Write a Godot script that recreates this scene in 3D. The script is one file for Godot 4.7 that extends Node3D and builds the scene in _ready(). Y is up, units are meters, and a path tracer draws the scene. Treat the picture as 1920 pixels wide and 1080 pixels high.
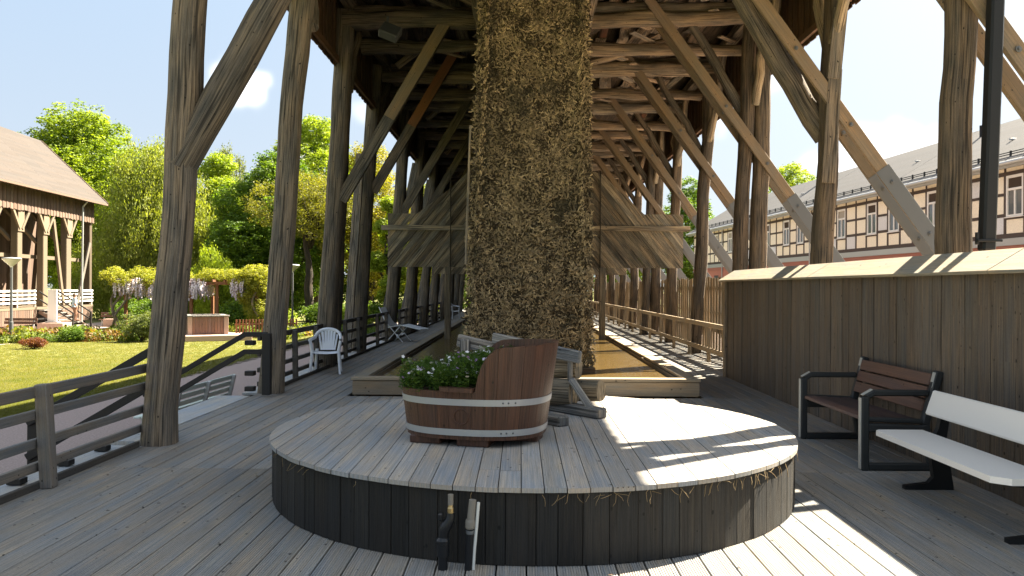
extends Node3D
# An open timber graduation tower: gallery deck, thorn wall over a brine basin, park to the left, half-timbered house to the right.
# World: x right, y up (0 = gallery deck), -z along the gallery. V(x, y, d) puts a point d metres down the gallery.

var R := RandomNumberGenerator.new()
var M := {}
var O := Vector3.ZERO
var taken := {}
const GROUND := -1.0

class MB:
	var v := PackedVector3Array()
	var n := PackedVector3Array()
	var uv := PackedVector2Array()
	var c := PackedColorArray()
	var half := Color(0.5, 0.5, 0.5)  # vertex colours hold values up to 1: they store half the tint, the materials twice the albedo
	var tint := Color.WHITE:
		set(t):
			tint = t
			half = Color(t.r * 0.5, t.g * 0.5, t.b * 0.5)
	func tri(p, q, r, np, nq, nr, a, b, e) -> void:
		if (q - p).cross(r - p).dot(np + nq + nr) > 0.0:
			var s = q; q = r; r = s
			s = nq; nq = nr; nr = s
			s = b; b = e; e = s
		v.append(p); v.append(q); v.append(r)
		n.append(np); n.append(nq); n.append(nr)
		uv.append(a); uv.append(b); uv.append(e)
		c.append(half); c.append(half); c.append(half)
	func quad(p, q, r, s, nn, a, b, e, f) -> void:
		tri(p, q, r, nn, nn, nn, a, b, e)
		tri(p, r, s, nn, nn, nn, a, e, f)

func V(x: float, y: float, d: float) -> Vector3:
	return Vector3(x, y, -d)

func rr(a: float, b: float) -> float:
	return R.randf_range(a, b)

func tone(k: float, spread := 0.12, warm := 0.03) -> Color:
	var f = k * (1.0 + rr(-spread, spread))
	var w = rr(-warm, warm)
	return Color(f * (1.0 + w), f, f * (1.0 - w))

# ---------- naming and tagging
func numbered(called: String) -> String:
	var k: int = taken.get(called, 0)
	taken[called] = k + 1
	return called if k == 0 else "%s_%03d" % [called, k]

func tag(o: Node, label := "", category := "", group := "", kind := "") -> void:
	if label: o.set_meta("label", label)
	if category: o.set_meta("category", category)
	if group: o.set_meta("group", group)
	if kind: o.set_meta("kind", kind)

func thing(called: String, label: String, category: String, at := Vector3.ZERO, group := "", kind := "") -> Node3D:
	var o := Node3D.new()
	o.name = numbered(called)
	add_child(o, true)
	o.position = at
	O = at
	tag(o, label, category, group, kind)
	return o

func mesh_of(m: MB) -> ArrayMesh:
	var a := []
	a.resize(Mesh.ARRAY_MAX)
	var vv := m.v
	if O != Vector3.ZERO:
		for i in vv.size():
			vv[i] -= O
	a[Mesh.ARRAY_VERTEX] = vv
	a[Mesh.ARRAY_NORMAL] = m.n
	a[Mesh.ARRAY_TEX_UV] = m.uv
	a[Mesh.ARRAY_COLOR] = m.c
	var am := ArrayMesh.new()
	am.add_surface_from_arrays(Mesh.PRIMITIVE_TRIANGLES, a)
	return am

func part(called: String, m: MB, mat: Material, parent: Node, kind := "", label := "") -> MeshInstance3D:
	var o := MeshInstance3D.new()
	o.name = called
	o.mesh = mesh_of(m)
	o.material_override = mat
	parent.add_child(o, true)
	if kind: o.set_meta("kind", kind)
	if label: o.set_meta("label", label)
	return o

func single(called: String, m: MB, mat: Material, label := "", category := "", group := "", kind := "") -> MeshInstance3D:
	O = Vector3.ZERO
	var o := part(numbered(called), m, mat, self)
	tag(o, label, category, group, kind)
	return o

func copy_of(o: Node3D, label: String, at: Vector3, turn := 0.0) -> Node3D:
	var c: Node3D = o.duplicate()
	c.name = numbered(String(o.name).rstrip("0123456789").trim_suffix("_"))
	add_child(c, true)
	c.position = at
	c.rotation.y = turn
	c.set_meta("label", label)
	return c

func scatter(called: String, mesh: Mesh, mat: Material, xfs: Array, cols: Array, parent: Node) -> MultiMeshInstance3D:
	var mm := MultiMesh.new()
	mm.transform_format = MultiMesh.TRANSFORM_3D
	mm.use_colors = cols.size() > 0
	mm.mesh = mesh
	mm.instance_count = xfs.size()
	for i in xfs.size():
		var t: Transform3D = xfs[i]
		t.origin -= O
		mm.set_instance_transform(i, t)
		if cols.size(): mm.set_instance_color(i, cols[i])
	var o := MultiMeshInstance3D.new()
	o.name = called
	o.multimesh = mm
	o.material_override = mat
	parent.add_child(o, true)
	o.set_meta("kind", "stuff")
	return o

# ---------- shapes
const US := 0.5
const VS := 2.5
func bx(m: MB, xf: Transform3D, s: Vector3, ch := 0.004) -> void:
	# chamfered box; z is its length (the grain)
	var h := s * 0.5
	ch = minf(ch, minf(h.x, minf(h.y, h.z)) * 0.6)
	var uo := Vector2(R.randf(), R.randf())
	var P := func(k: int, x: int, y: int, z: int) -> Vector3:
		var q := Vector3(x * h.x, y * h.y, z * h.z)
		if k != 0: q.x -= x * ch
		if k != 1: q.y -= y * ch
		if k != 2: q.z -= z * ch
		return q
	var U := func(k: int, q: Vector3) -> Vector2:
		if k == 0: return Vector2((q.y + h.x) / US, q.z / VS) + uo
		if k == 1: return Vector2(q.x / US, q.z / VS) + uo
		return Vector2(q.x / US, q.y / VS * 0.6) + uo
	var b := xf.basis
	for sg in [-1, 1]:
		var f := [[P.call(0, sg, -1, -1), P.call(0, sg, 1, -1), P.call(0, sg, 1, 1), P.call(0, sg, -1, 1)], [P.call(1, -1, sg, -1), P.call(1, 1, sg, -1), P.call(1, 1, sg, 1), P.call(1, -1, sg, 1)], [P.call(2, -1, -1, sg), P.call(2, 1, -1, sg), P.call(2, 1, 1, sg), P.call(2, -1, 1, sg)]]
		for k in 3:
			var q: Array = f[k]
			m.quad(xf * q[0], xf * q[1], xf * q[2], xf * q[3], b[k] * sg, U.call(k, q[0]), U.call(k, q[1]), U.call(k, q[2]), U.call(k, q[3]))
	if ch <= 0.0:
		return
	for i in [-1, 1]:
		for j in [-1, 1]:
			var e := [[0, 1, P.call(0, i, j, -1), P.call(0, i, j, 1), P.call(1, i, j, 1), P.call(1, i, j, -1), b.x * i + b.y * j], [0, 2, P.call(0, i, -1, j), P.call(0, i, 1, j), P.call(2, i, 1, j), P.call(2, i, -1, j), b.x * i + b.z * j], [1, 2, P.call(1, -1, i, j), P.call(1, 1, i, j), P.call(2, 1, i, j), P.call(2, -1, i, j), b.y * i + b.z * j]]
			for q in e:
				m.quad(xf * q[2], xf * q[3], xf * q[4], xf * q[5], q[6].normalized(), U.call(q[0], q[2]), U.call(q[0], q[3]), U.call(q[0], q[4]), U.call(q[0], q[5]))
			for l in [-1, 1]:
				var nn: Vector3 = (b.x * i + b.y * j + b.z * l).normalized()
				var p0: Vector3 = P.call(0, i, j, l)
				m.tri(xf * p0, xf * P.call(1, i, j, l), xf * P.call(2, i, j, l), nn, nn, nn, uo, uo, uo)

func bar(m: MB, a: Vector3, b: Vector3, w: float, t: float, nrm := Vector3.UP, ch := 0.004) -> void:
	# a board from a to b, w wide, t thick along nrm
	var z := (b - a).normalized()
	var x := nrm.cross(z)
	if x.length() < 0.01: x = Vector3.RIGHT.cross(z)
	x = x.normalized()
	var y := z.cross(x).normalized()
	bx(m, Transform3D(Basis(x, y, z), (a + b) * 0.5), Vector3(w, t, (b - a).length()), ch)

func blk(m: MB, c: Vector3, s: Vector3, ch := 0.004) -> void:
	# axis-aligned box with the grain along its longest side
	if s.x >= s.y and s.x >= s.z: bx(m, Transform3D(Basis(Vector3.BACK, Vector3.UP, Vector3.LEFT), c), Vector3(s.z, s.y, s.x), ch)
	elif s.y >= s.z: bx(m, Transform3D(Basis(Vector3.RIGHT, Vector3.FORWARD, Vector3.UP), c), Vector3(s.x, s.z, s.y), ch)
	else: bx(m, Transform3D(Basis(), c), s, ch)

func grid(m: MB, g: Array, wrap: bool, us := 1.0, vs := 1.0, cap := true) -> void:
	# smooth surface through rings of points
	var nr := g.size()
	var ns: int = g[0].size()
	var nn := []
	for i in nr:
		var row := PackedVector3Array()
		for j in ns:
			var jm := (j - 1 + ns) % ns if wrap else maxi(j - 1, 0)
			var jp := (j + 1) % ns if wrap else mini(j + 1, ns - 1)
			var du: Vector3 = g[i][jp] - g[i][jm]
			var dv: Vector3 = g[mini(i + 1, nr - 1)][j] - g[maxi(i - 1, 0)][j]
			row.append(du.cross(dv).normalized())
		nn.append(row)
	var uo := Vector2(R.randf(), R.randf())
	var last := ns if wrap else ns - 1
	for i in nr - 1:
		for j in last:
			var k := (j + 1) % ns
			var a := Vector2(float(j) / last * us, float(i) / (nr - 1) * vs) + uo
			var b := Vector2(float(j + 1) / last * us, float(i) / (nr - 1) * vs) + uo
			var e := Vector2(float(j + 1) / last * us, float(i + 1) / (nr - 1) * vs) + uo
			var f := Vector2(float(j) / last * us, float(i + 1) / (nr - 1) * vs) + uo
			m.tri(g[i][j], g[i][k], g[i + 1][k], nn[i][j], nn[i][k], nn[i + 1][k], a, b, e)
			m.tri(g[i][j], g[i + 1][k], g[i + 1][j], nn[i][j], nn[i + 1][k], nn[i + 1][j], a, e, f)
	if cap and wrap:
		for i in [0, nr - 1]:
			var mid := Vector3.ZERO
			for p in g[i]: mid += p
			mid /= ns
			var ax: Vector3 = g[nr - 1][0] - g[0][0]
			ax = (ax if i > 0 else -ax).normalized()
			for j in ns:
				var p: Vector3 = g[i][j]
				var q: Vector3 = g[i][(j + 1) % ns]
				m.tri(mid, p, q, ax, ax, ax, uo, uo + Vector2((p - mid).x, (p - mid).y) * 2.0, uo + Vector2((q - mid).x, (q - mid).y) * 2.0)

var bumps := FastNoiseLite.new()
func log_bar(m: MB, pts: Array, rad: Array, sides := 12, power := 2.0, rough := 0.05, flat := 1.0) -> void:
	# swept limb: round (power 2) to squared (power 6), with a lumpy skin
	var g := []
	var s0 := rr(0, 500)
	var total := 0.0
	var x := Vector3.RIGHT
	for i in pts.size():
		var t: Vector3 = (pts[mini(i + 1, pts.size() - 1)] - pts[maxi(i - 1, 0)]).normalized()
		if i == 0 and absf(t.x) > 0.8: x = Vector3.FORWARD
		x = (x - t * x.dot(t)).normalized()
		var y := t.cross(x)
		if i > 0: total += (pts[i] - pts[i - 1]).length()
		var ring := PackedVector3Array()
		for j in sides:
			var a := TAU * j / sides + 0.1
			var cs := cos(a)
			var sn := sin(a)
			var f := pow(pow(absf(cs), power) + pow(absf(sn), power), -1.0 / power)
			f *= 1.0 + rough * bumps.get_noise_3d(s0 + cs * 40.0, sn * 40.0, total * 60.0) * 2.0
			ring.append(pts[i] + (x * cs + y * sn * flat) * f * rad[i])
		g.append(ring)
	grid(m, g, true, maxf(1.0, roundf(rad[0] * TAU / US)), total / VS)

func limb(m: MB, a: Vector3, b: Vector3, ra: float, rb: float, step := 0.4, wob := 0.02, sides := 12, power := 2.0, rough := 0.05) -> void:
	var k := maxi(2, int((b - a).length() / step))
	var pts := []
	var rad := []
	var ph := rr(0, 900)
	for i in k + 1:
		var t := float(i) / k
		var p := a.lerp(b, t)
		var w := wob * (1.0 if i > 0 and i < k else 0.3)
		p += Vector3(bumps.get_noise_2d(ph, t * 150.0), 0, bumps.get_noise_2d(ph + 333.0, t * 150.0)) * w * 2.0
		pts.append(p)
		rad.append(lerpf(ra, rb, t) * (1.0 + 0.1 * bumps.get_noise_2d(ph + 77.0, t * 260.0)))
	log_bar(m, pts, rad, sides, power, rough)

func cyl(m: MB, a: Vector3, b: Vector3, ra: float, rb := -1.0, sides := 12) -> void:
	log_bar(m, [a, b], [ra, ra if rb < 0.0 else rb], sides, 2.0, 0.0)

func lathe(m: MB, c: Vector3, prof: Array, sides := 20) -> void:
	# prof: [radius, height] from bottom to top
	for i in prof.size() - 1:
		var p: Array = prof[i]
		var q: Array = prof[i + 1]
		for j in sides:
			var a := TAU * j / sides
			var b := TAU * (j + 1) / sides
			var da := Vector3(cos(a), 0, sin(a))
			var db := Vector3(cos(b), 0, sin(b))
			var sl := Vector2(q[1] - p[1], p[0] - q[0]).normalized()
			var na := da * sl.x + Vector3.UP * sl.y
			var nb := db * sl.x + Vector3.UP * sl.y
			var z := Vector2(float(j) / sides, i * 0.3)
			if p[0] > 0.0: m.tri(c + da * p[0] + Vector3.UP * p[1], c + db * p[0] + Vector3.UP * p[1], c + db * q[0] + Vector3.UP * q[1], na, nb, nb, z, z + Vector2(0.05, 0), z + Vector2(0.05, 0.3))
			if q[0] > 0.0: m.tri(c + da * p[0] + Vector3.UP * p[1], c + db * q[0] + Vector3.UP * q[1], c + da * q[0] + Vector3.UP * q[1], na, nb, na, z, z + Vector2(0.05, 0.3), z + Vector2(0, 0.3))

func lathe_along(m: MB, c: Vector3, ax: Vector3, prof: Array, sides := 12) -> void:
	var q := MB.new()
	q.tint = m.tint
	lathe(q, Vector3.ZERO, prof, sides)
	var x := ax.cross(Vector3(0.31, 0.9, 0.17)).normalized()
	var b := Basis(x, ax.normalized(), x.cross(ax).normalized())
	for i in range(0, q.v.size(), 3):
		m.tri(c + b * q.v[i], c + b * q.v[i + 1], c + b * q.v[i + 2], b * q.n[i], b * q.n[i + 1], b * q.n[i + 2], q.uv[i], q.uv[i + 1], q.uv[i + 2])

func slab(m: MB, poly: PackedVector2Array, xf: Transform3D, t: float) -> void:
	# extruded polygon in xf's xy-plane, t thick along z (both ways)
	var idx := Geometry2D.triangulate_polygon(poly)
	var z := xf.basis.z
	var uo := Vector2(R.randf(), R.randf())
	for sg in [-1.0, 1.0]:
		for i in range(0, idx.size(), 3):
			var q := []
			for k in 3: q.append(xf * Vector3(poly[idx[i + k]].x, poly[idx[i + k]].y, sg * t * 0.5))
			m.tri(q[0], q[1], q[2], z * sg, z * sg, z * sg, uo + Vector2(poly[idx[i]].x / US, poly[idx[i]].y / VS), uo + Vector2(poly[idx[i + 1]].x / US, poly[idx[i + 1]].y / VS), uo + Vector2(poly[idx[i + 2]].x / US, poly[idx[i + 2]].y / VS))
	var area := 0.0
	for i in poly.size(): area += poly[i].cross(poly[(i + 1) % poly.size()])
	for i in poly.size():
		var a := poly[i]
		var b := poly[(i + 1) % poly.size()]
		var e := (b - a).normalized() * signf(area)
		var nn: Vector3 = xf.basis * Vector3(e.y, -e.x, 0)
		m.quad(xf * Vector3(a.x, a.y, -t * 0.5), xf * Vector3(b.x, b.y, -t * 0.5), xf * Vector3(b.x, b.y, t * 0.5), xf * Vector3(a.x, a.y, t * 0.5), nn, uo + Vector2(0, 0), uo + Vector2((b - a).length() / US, 0), uo + Vector2((b - a).length() / US, t / VS), uo + Vector2(0, t / VS))

# ---------- textures and materials
func seam(w: int, h: int, f: float, sd: int, rw := 0, rh := 0, oct := 4, kind := FastNoiseLite.TYPE_SIMPLEX_SMOOTH) -> PackedByteArray:
	var q := FastNoiseLite.new()
	q.noise_type = kind
	q.seed = sd
	q.frequency = f
	q.fractal_octaves = oct
	var im := q.get_seamless_image(w, h, false, false, 0.25, true)
	im.convert(Image.FORMAT_L8)
	if rw: im.resize(rw, rh, Image.INTERPOLATE_CUBIC)
	return im.get_data()

func tex_pair(w: int, h: int, col: PackedByteArray, hgt: PackedByteArray, depth: float) -> Array:
	var im := Image.create_from_data(w, h, false, Image.FORMAT_RGB8, col)
	var hm := Image.create_from_data(w, h, false, Image.FORMAT_L8, hgt)
	hm.convert(Image.FORMAT_RGBA8)
	hm.bump_map_to_normal_map(depth)
	return [ImageTexture.create_from_image(im), ImageTexture.create_from_image(hm)]

func grain(sd: int, contrast: float, crack: float, blot: float, depth: float) -> Array:
	var w := 512
	var h := 1024
	var fine := seam(512, 14, 0.2, sd, w, h)
	var mid := seam(256, 10, 0.11, sd + 1, w, h)
	var cr := seam(512, 8, 0.05, sd + 2, w, h, 3)
	var bl := seam(128, 128, 0.02, sd + 3, w, h)
	var spk := seam(512, 512, 0.16, sd + 4, w, h, 2)
	var knots := []
	var kr := RandomNumberGenerator.new()
	kr.seed = sd
	var c2 := seam(512, 12, 0.12, sd + 6, w, h, 2)
	var st := seam(256, 32, 0.05, sd + 7, w, h, 5)
	var col := PackedByteArray()
	col.resize(w * h * 3)
	var hg := PackedByteArray()
	hg.resize(w * h)
	for i in w * h:
		var a := (fine[i] - 128) / 128.0
		var b := (mid[i] - 128) / 128.0
		var q := absf((cr[i] - 128) / 128.0)
		var k := clampf(1.0 - q * 14.0, 0.0, 1.0) * crack * clampf((mid[i] - 90) / 80.0, 0.0, 1.0)
		var s := (bl[i] - 128) / 128.0
		var t := 0.84 + contrast * (0.15 * a + 0.08 * b) + blot * 0.12 * s + 0.06 * (spk[i] - 128) / 128.0
		k = maxf(k, clampf(1.0 - absf((c2[i] - 128) / 128.0) * 10.0, 0.0, 1.0) * crack * 0.7 * clampf((bl[i] - 100) / 60.0, 0.0, 1.0))
		t *= 1.0 - 0.75 * k
		t *= 1.0 - 0.42 * maxf(blot - 0.4, 0.0) * clampf((st[i] - 150) / 50.0, 0.0, 1.0) * (0.8 + 0.4 * a)
		var warm := 0.05 * s + 0.03 * b
		col[i * 3] = clampi(int(255.0 * t * (1.0 + warm)), 0, 255)
		col[i * 3 + 1] = clampi(int(255.0 * t), 0, 255)
		col[i * 3 + 2] = clampi(int(255.0 * t * (1.0 - warm * 1.3)), 0, 255)
		hg[i] = clampi(int(150.0 + 40.0 * a + 25.0 * b - 140.0 * k), 0, 255)
	for q in 20:
		# knots: small dark rings that the grain bends round
		var kx := kr.randi_range(0, w - 1)
		var ky := kr.randi_range(0, h - 1)
		var ra := kr.randf_range(2.0, 6.5)
		for yy in range(-int(ra * 1.2), int(ra * 1.2) + 1):
			for xx in range(-int(ra * 2.2), int(ra * 2.2) + 1):
				var e := Vector2(xx / 2.0, yy / 1.1).length() / ra
				if e < 1.0:
					var i: int = posmod(ky + yy, h) * w + posmod(kx + xx, w)
					var f := lerpf(0.5, 1.0, smoothstep(0.55, 1.0, e)) * (0.9 if sin(e * 14.0) > 0.0 else 1.0)
					for z in 3: col[i * 3 + z] = int(col[i * 3 + z] * f)
	return tex_pair(w, h, col, hg, depth)

func patchy(sd: int, c0: Color, c1: Color, f: float, rough: float, depth: float) -> Array:
	# ground-like texture between two linear colours
	var w := 512
	var a := seam(w, w, f, sd, 0, 0, 5)
	var b := seam(w, w, 0.2, sd + 5, 0, 0, 3)
	var col := PackedByteArray()
	col.resize(w * w * 3)
	var hg := PackedByteArray()
	hg.resize(w * w)
	for i in w * w:
		var t := clampf((a[i] / 255.0 - 0.5) * 1.4 + 0.5 + rough * (b[i] / 255.0 - 0.5), 0.0, 1.0)
		var q := c0.lerp(c1, t).linear_to_srgb()
		col[i * 3] = int(q.r * 255.0)
		col[i * 3 + 1] = int(q.g * 255.0)
		col[i * 3 + 2] = int(q.b * 255.0)
		hg[i] = clampi(int(b[i] * 0.6 + a[i] * 0.4), 0, 255)
	return tex_pair(w, w, col, hg, depth)

func mat(called: String, lin: Color, rough := 0.8, tex = null, nscale := 1.0, metal := 0.0, spec := 0.4) -> StandardMaterial3D:
	var q := StandardMaterial3D.new()
	q.resource_name = called
	q.albedo_color = Color(lin.r * 2.0, lin.g * 2.0, lin.b * 2.0).linear_to_srgb()
	q.roughness = rough
	q.metallic = metal
	q.metallic_specular = spec
	q.vertex_color_use_as_albedo = true
	if tex:
		q.albedo_texture = tex[0]
		q.normal_enabled = true
		q.normal_texture = tex[1]
		q.normal_scale = nscale
	M[called] = q
	return q

func leafy(called: String, lin: Color, back := 0.5) -> StandardMaterial3D:
	var q := mat(called, lin, 0.55, null, 1.0, 0.0, 0.35)
	q.backlight_enabled = true
	q.backlight = Color(back, back, back * 0.5)
	q.cull_mode = BaseMaterial3D.CULL_DISABLED
	return q

func world_tex(q: StandardMaterial3D, per_metre: float) -> void:
	q.uv1_triplanar = true
	q.uv1_world_triplanar = true
	q.uv1_scale = Vector3.ONE * per_metre

func make_materials() -> void:
	var plank := grain(11, 0.8, 0.35, 0.35, 4.0)
	var old := grain(41, 2.0, 1.0, 1.6, 8.0)
	var stained := grain(71, 1.1, 0.7, 0.7, 6.0)
	mat("deck", Color(0.37, 0.35, 0.32), 0.8, plank, 0.8, 0.0, 0.3)
	mat("ribbed", Color(0.40, 0.38, 0.345), 0.8, plank, 0.5, 0.0, 0.3)
	mat("platform_top", Color(0.45, 0.425, 0.39), 0.85, plank, 0.7, 0.0, 0.25)
	mat("skirt", Color(0.026, 0.0245, 0.022), 0.75, stained, 1.0)
	mat("post", Color(0.265, 0.22, 0.168), 0.85, old, 1.3)
	mat("frame", Color(0.42, 0.335, 0.23), 0.85, old, 1.2)
	mat("new_wood", Color(0.33, 0.25, 0.165), 0.75, plank, 1.0)
	mat("red_wood", Color(0.30, 0.13, 0.06), 0.75, plank, 1.0)
	mat("pale_board", Color(0.56, 0.57, 0.57), 0.7, plank, 0.6)
	mat("panel", Color(0.46, 0.375, 0.255), 0.8, old, 1.1)
	mat("wall", Color(0.185, 0.15, 0.115), 0.75, stained, 1.0)
	mat("cap", Color(0.40, 0.35, 0.26), 0.75, plank, 1.0)
	mat("basin", Color(0.44, 0.355, 0.245), 0.75, plank, 1.0)
	mat("rail", Color(0.15, 0.135, 0.118), 0.75, plank, 1.0)
	mat("dark_rail", Color(0.028, 0.026, 0.025), 0.6, plank, 0.6)
	mat("fence", Color(0.40, 0.315, 0.21), 0.8, plank, 1.0)
	mat("eave", Color(0.125, 0.075, 0.042), 0.75, stained, 1.0)
	mat("core", Color(0.035, 0.026, 0.016), 0.95)
	mat("dark", Color(0.012, 0.012, 0.012), 0.8)
	mat("steel", Color(0.13, 0.135, 0.138), 0.5, null, 1.0, 0.3)
	mat("hoop", Color(0.34, 0.35, 0.37), 0.42, null, 1.0, 0.5)
	mat("tub", Color(0.115, 0.054, 0.035), 0.42, stained, 0.5)
	mat("log", Color(0.36, 0.29, 0.20), 0.85, old, 1.4)
	mat("grey_board", Color(0.40, 0.375, 0.34), 0.8, old, 1.0)
	mat("twig", Color(1, 1, 1), 0.85)
	mat("iron", Color(0.016, 0.017, 0.018), 0.5, null, 1.0, 0.2)
	mat("cast", Color(0.03, 0.033, 0.034), 0.5, null, 1.0, 0.1)
	mat("cast_edge", Color(0.40, 0.40, 0.37), 0.55, null, 1.0, 0.2)
	mat("bench_back", Color(0.20, 0.115, 0.085), 0.6, plank, 0.6)
	mat("bench_seat", Color(0.085, 0.062, 0.062), 0.55, plank, 0.6)
	mat("white_paint", Color(0.70, 0.69, 0.66), 0.5)
	mat("pale_green", Color(0.55, 0.62, 0.57), 0.55)
	mat("plastic", Color(0.72, 0.76, 0.82), 0.35)
	mat("canvas", Color(0.60, 0.63, 0.66), 0.8)
	mat("black_pipe", Color(0.012, 0.013, 0.015), 0.3)
	mat("brass", Color(0.45, 0.33, 0.16), 0.35, null, 1.0, 0.8)
	mat("grey_pipe", Color(0.20, 0.18, 0.15), 0.5)
	mat("white_pipe", Color(0.62, 0.62, 0.58), 0.45)
	mat("straw", Color(0.20, 0.145, 0.075), 0.9)
	mat("leather", Color(1, 1, 1), 0.7)
	var grass := patchy(101, Color(0.10, 0.115, 0.022), Color(0.185, 0.175, 0.055), 0.03, 0.8, 3.0)
	world_tex(mat("lawn", Color(1, 1, 1), 0.9, grass, 0.6), 0.14)
	var pav := patchy(131, Color(0.22, 0.165, 0.15), Color(0.33, 0.265, 0.245), 0.05, 0.9, 3.0)
	world_tex(mat("path", Color(1, 1, 1), 0.85, pav, 0.5), 0.8)
	world_tex(mat("gravel", Color(1.5, 1.5, 1.4), 0.9, pav, 0.5), 0.8)
	var rough := patchy(161, Color(0.84, 0.84, 0.84), Color(1, 1, 1), 0.04, 0.5, 2.0)
	world_tex(mat("stone", Color(0.42, 0.30, 0.24), 0.85, rough, 0.6), 1.0)
	world_tex(mat("plaster", Color(0.86, 0.78, 0.62), 0.85, rough, 0.3), 0.5)
	world_tex(mat("white_plaster", Color(0.66, 0.67, 0.68), 0.85, rough, 0.3), 0.5)
	world_tex(mat("brick", Color(0.42, 0.17, 0.12), 0.85, rough, 0.5), 1.5)
	world_tex(mat("timber", Color(0.075, 0.058, 0.05), 0.8, rough, 0.3), 1.0)
	world_tex(mat("slate", Color(0.085, 0.082, 0.082), 0.75, rough, 0.6), 0.7)
	world_tex(mat("tiles", Color(0.062, 0.051, 0.044), 0.85, rough, 0.5), 0.6)
	world_tex(mat("old_board", Color(0.17, 0.115, 0.085), 0.85, rough, 0.5), 1.0)
	world_tex(mat("lit_timber", Color(0.16, 0.125, 0.085), 0.85, rough, 0.5), 1.0)
	world_tex(mat("thorn_far", Color(0.22, 0.135, 0.06), 0.95, rough, 1.0), 2.5)
	world_tex(mat("soil", Color(0.05, 0.035, 0.022), 0.95, rough, 0.8), 2.0)
	mat("zinc", Color(0.42, 0.43, 0.43), 0.45, null, 1.0, 0.4)
	var gl := mat("window_glass", Color(0.10, 0.12, 0.13), 0.08, null, 1.0, 0.0, 0.6)
	gl.vertex_color_use_as_albedo = false
	gl.albedo_color = Color(0.10, 0.12, 0.13).linear_to_srgb()
	mat("lamp_glass", Color(0.62, 0.62, 0.58), 0.25)
	mat("bark", Color(0.085, 0.065, 0.045), 0.9, old, 1.3)
	mat("birch_bark", Color(0.42, 0.40, 0.36), 0.85, old, 0.6)
	leafy("leaf", Color(1.0, 1.0, 1.0), 1.0)
	leafy("petal", Color(1, 1, 1), 0.5)
	var wn := seam(256, 256, 0.035, 211, 0, 0, 3)
	var wi := Image.create_from_data(256, 256, false, Image.FORMAT_L8, wn)
	wi.convert(Image.FORMAT_RGBA8)
	wi.bump_map_to_normal_map(4.0)
	var water := StandardMaterial3D.new()
	water.resource_name = "brine"
	water.albedo_color = Color(0.115, 0.075, 0.026).linear_to_srgb()
	water.roughness = 0.03
	water.metallic_specular = 0.6
	water.normal_enabled = true
	water.normal_texture = ImageTexture.create_from_image(wi)
	water.normal_scale = 0.45
	water.uv1_triplanar = true
	water.uv1_world_triplanar = true
	water.uv1_scale = Vector3.ONE * 0.9
	M["water"] = water

# ---------- sky
func make_sky() -> ImageTexture:
	var w := 1024
	var h := 512
	var im := Image.create_empty(w, h, false, Image.FORMAT_RGBF)
	var cn := FastNoiseLite.new()
	cn.seed = 5
	cn.frequency = 0.016
	cn.fractal_octaves = 5
	var sun := -LIGHT.normalized()
	# clouds: azimuth and height (degrees), half width, half height, weight
	var puffs := [[-19.3, 13.4, 1.5, 1.5, 1.0], [-20.2, 12.6, 1.0, 0.8, 0.8], [-10.2, 11.6, 1.6, 0.9, 0.35], [-15.2, 8.6, 1.6, 1.0, 0.9], [25.0, 8.8, 3.2, 1.6, 1.0], [21.5, 8.0, 2.2, 1.2, 0.9], [13.0, 14.0, 4.0, 2.5, 0.7], [52, 18, 9, 4, 0.8], [75, 30, 10, 5, 0.7], [-70, 24, 10, 4, 0.7], [-110, 18, 12, 5, 0.8], [140, 25, 14, 6, 0.8], [-160, 35, 12, 6, 0.7]]
	for y in h:
		var el := (0.5 - (y + 0.5) / h) * PI
		for x in w:
			var az := wrapf((x + 0.5) / w * TAU, -PI, PI)
			var dir := Vector3(sin(az) * cos(el), sin(el), -cos(az) * cos(el))
			var up := maxf(dir.y, 0.0)
			var t := pow(1.0 - up, 3.2)
			var c := Vector3(0.064, 0.092, 0.130).lerp(Vector3(0.107, 0.117, 0.125), t)
			var g := maxf(dir.dot(sun), 0.0)
			c += Vector3(0.22, 0.20, 0.17) * (0.36 * pow(g, 2.6) + 0.5 * pow(g, 10.0) + 1.8 * pow(g, 60.0))
			if el > 0.42:
				var pl := Vector2(dir.x, dir.z) / maxf(dir.y, 0.2)
				var f2 := cn.get_noise_2d(pl.x * 70.0 + 300.0, pl.y * 70.0)
				c = c.lerp(Vector3(0.25, 0.247, 0.245), smoothstep(-0.05, 0.3, f2) * smoothstep(0.42, 0.6, el) * 0.9)
			if el > 0.0:
				var ad := rad_to_deg(az)
				var ed := rad_to_deg(el)
				for p in puffs:
					var dx: float = (ad - p[0]) / p[2]
					var dy: float = (ed - p[1]) / p[3]
					var r := dx * dx + dy * dy
					if r < 4.0:
						var f := cn.get_noise_2d(ad * 22.0, ed * 30.0)
						var k := smoothstep(0.25, -0.35, sqrt(r) - 1.0 - 0.9 * f) * float(p[4])
						c = c.lerp(Vector3(0.25, 0.247, 0.245), k * 0.9)
			else:
				c = Vector3(0.07, 0.075, 0.05).lerp(c, smoothstep(-0.06, 0.0, el))
			im.set_pixel(x, y, Color(c.x, c.y, c.z))
	return ImageTexture.create_from_image(im)

const LIGHT := Vector3(-0.79, -1.0, 0.56)

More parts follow.
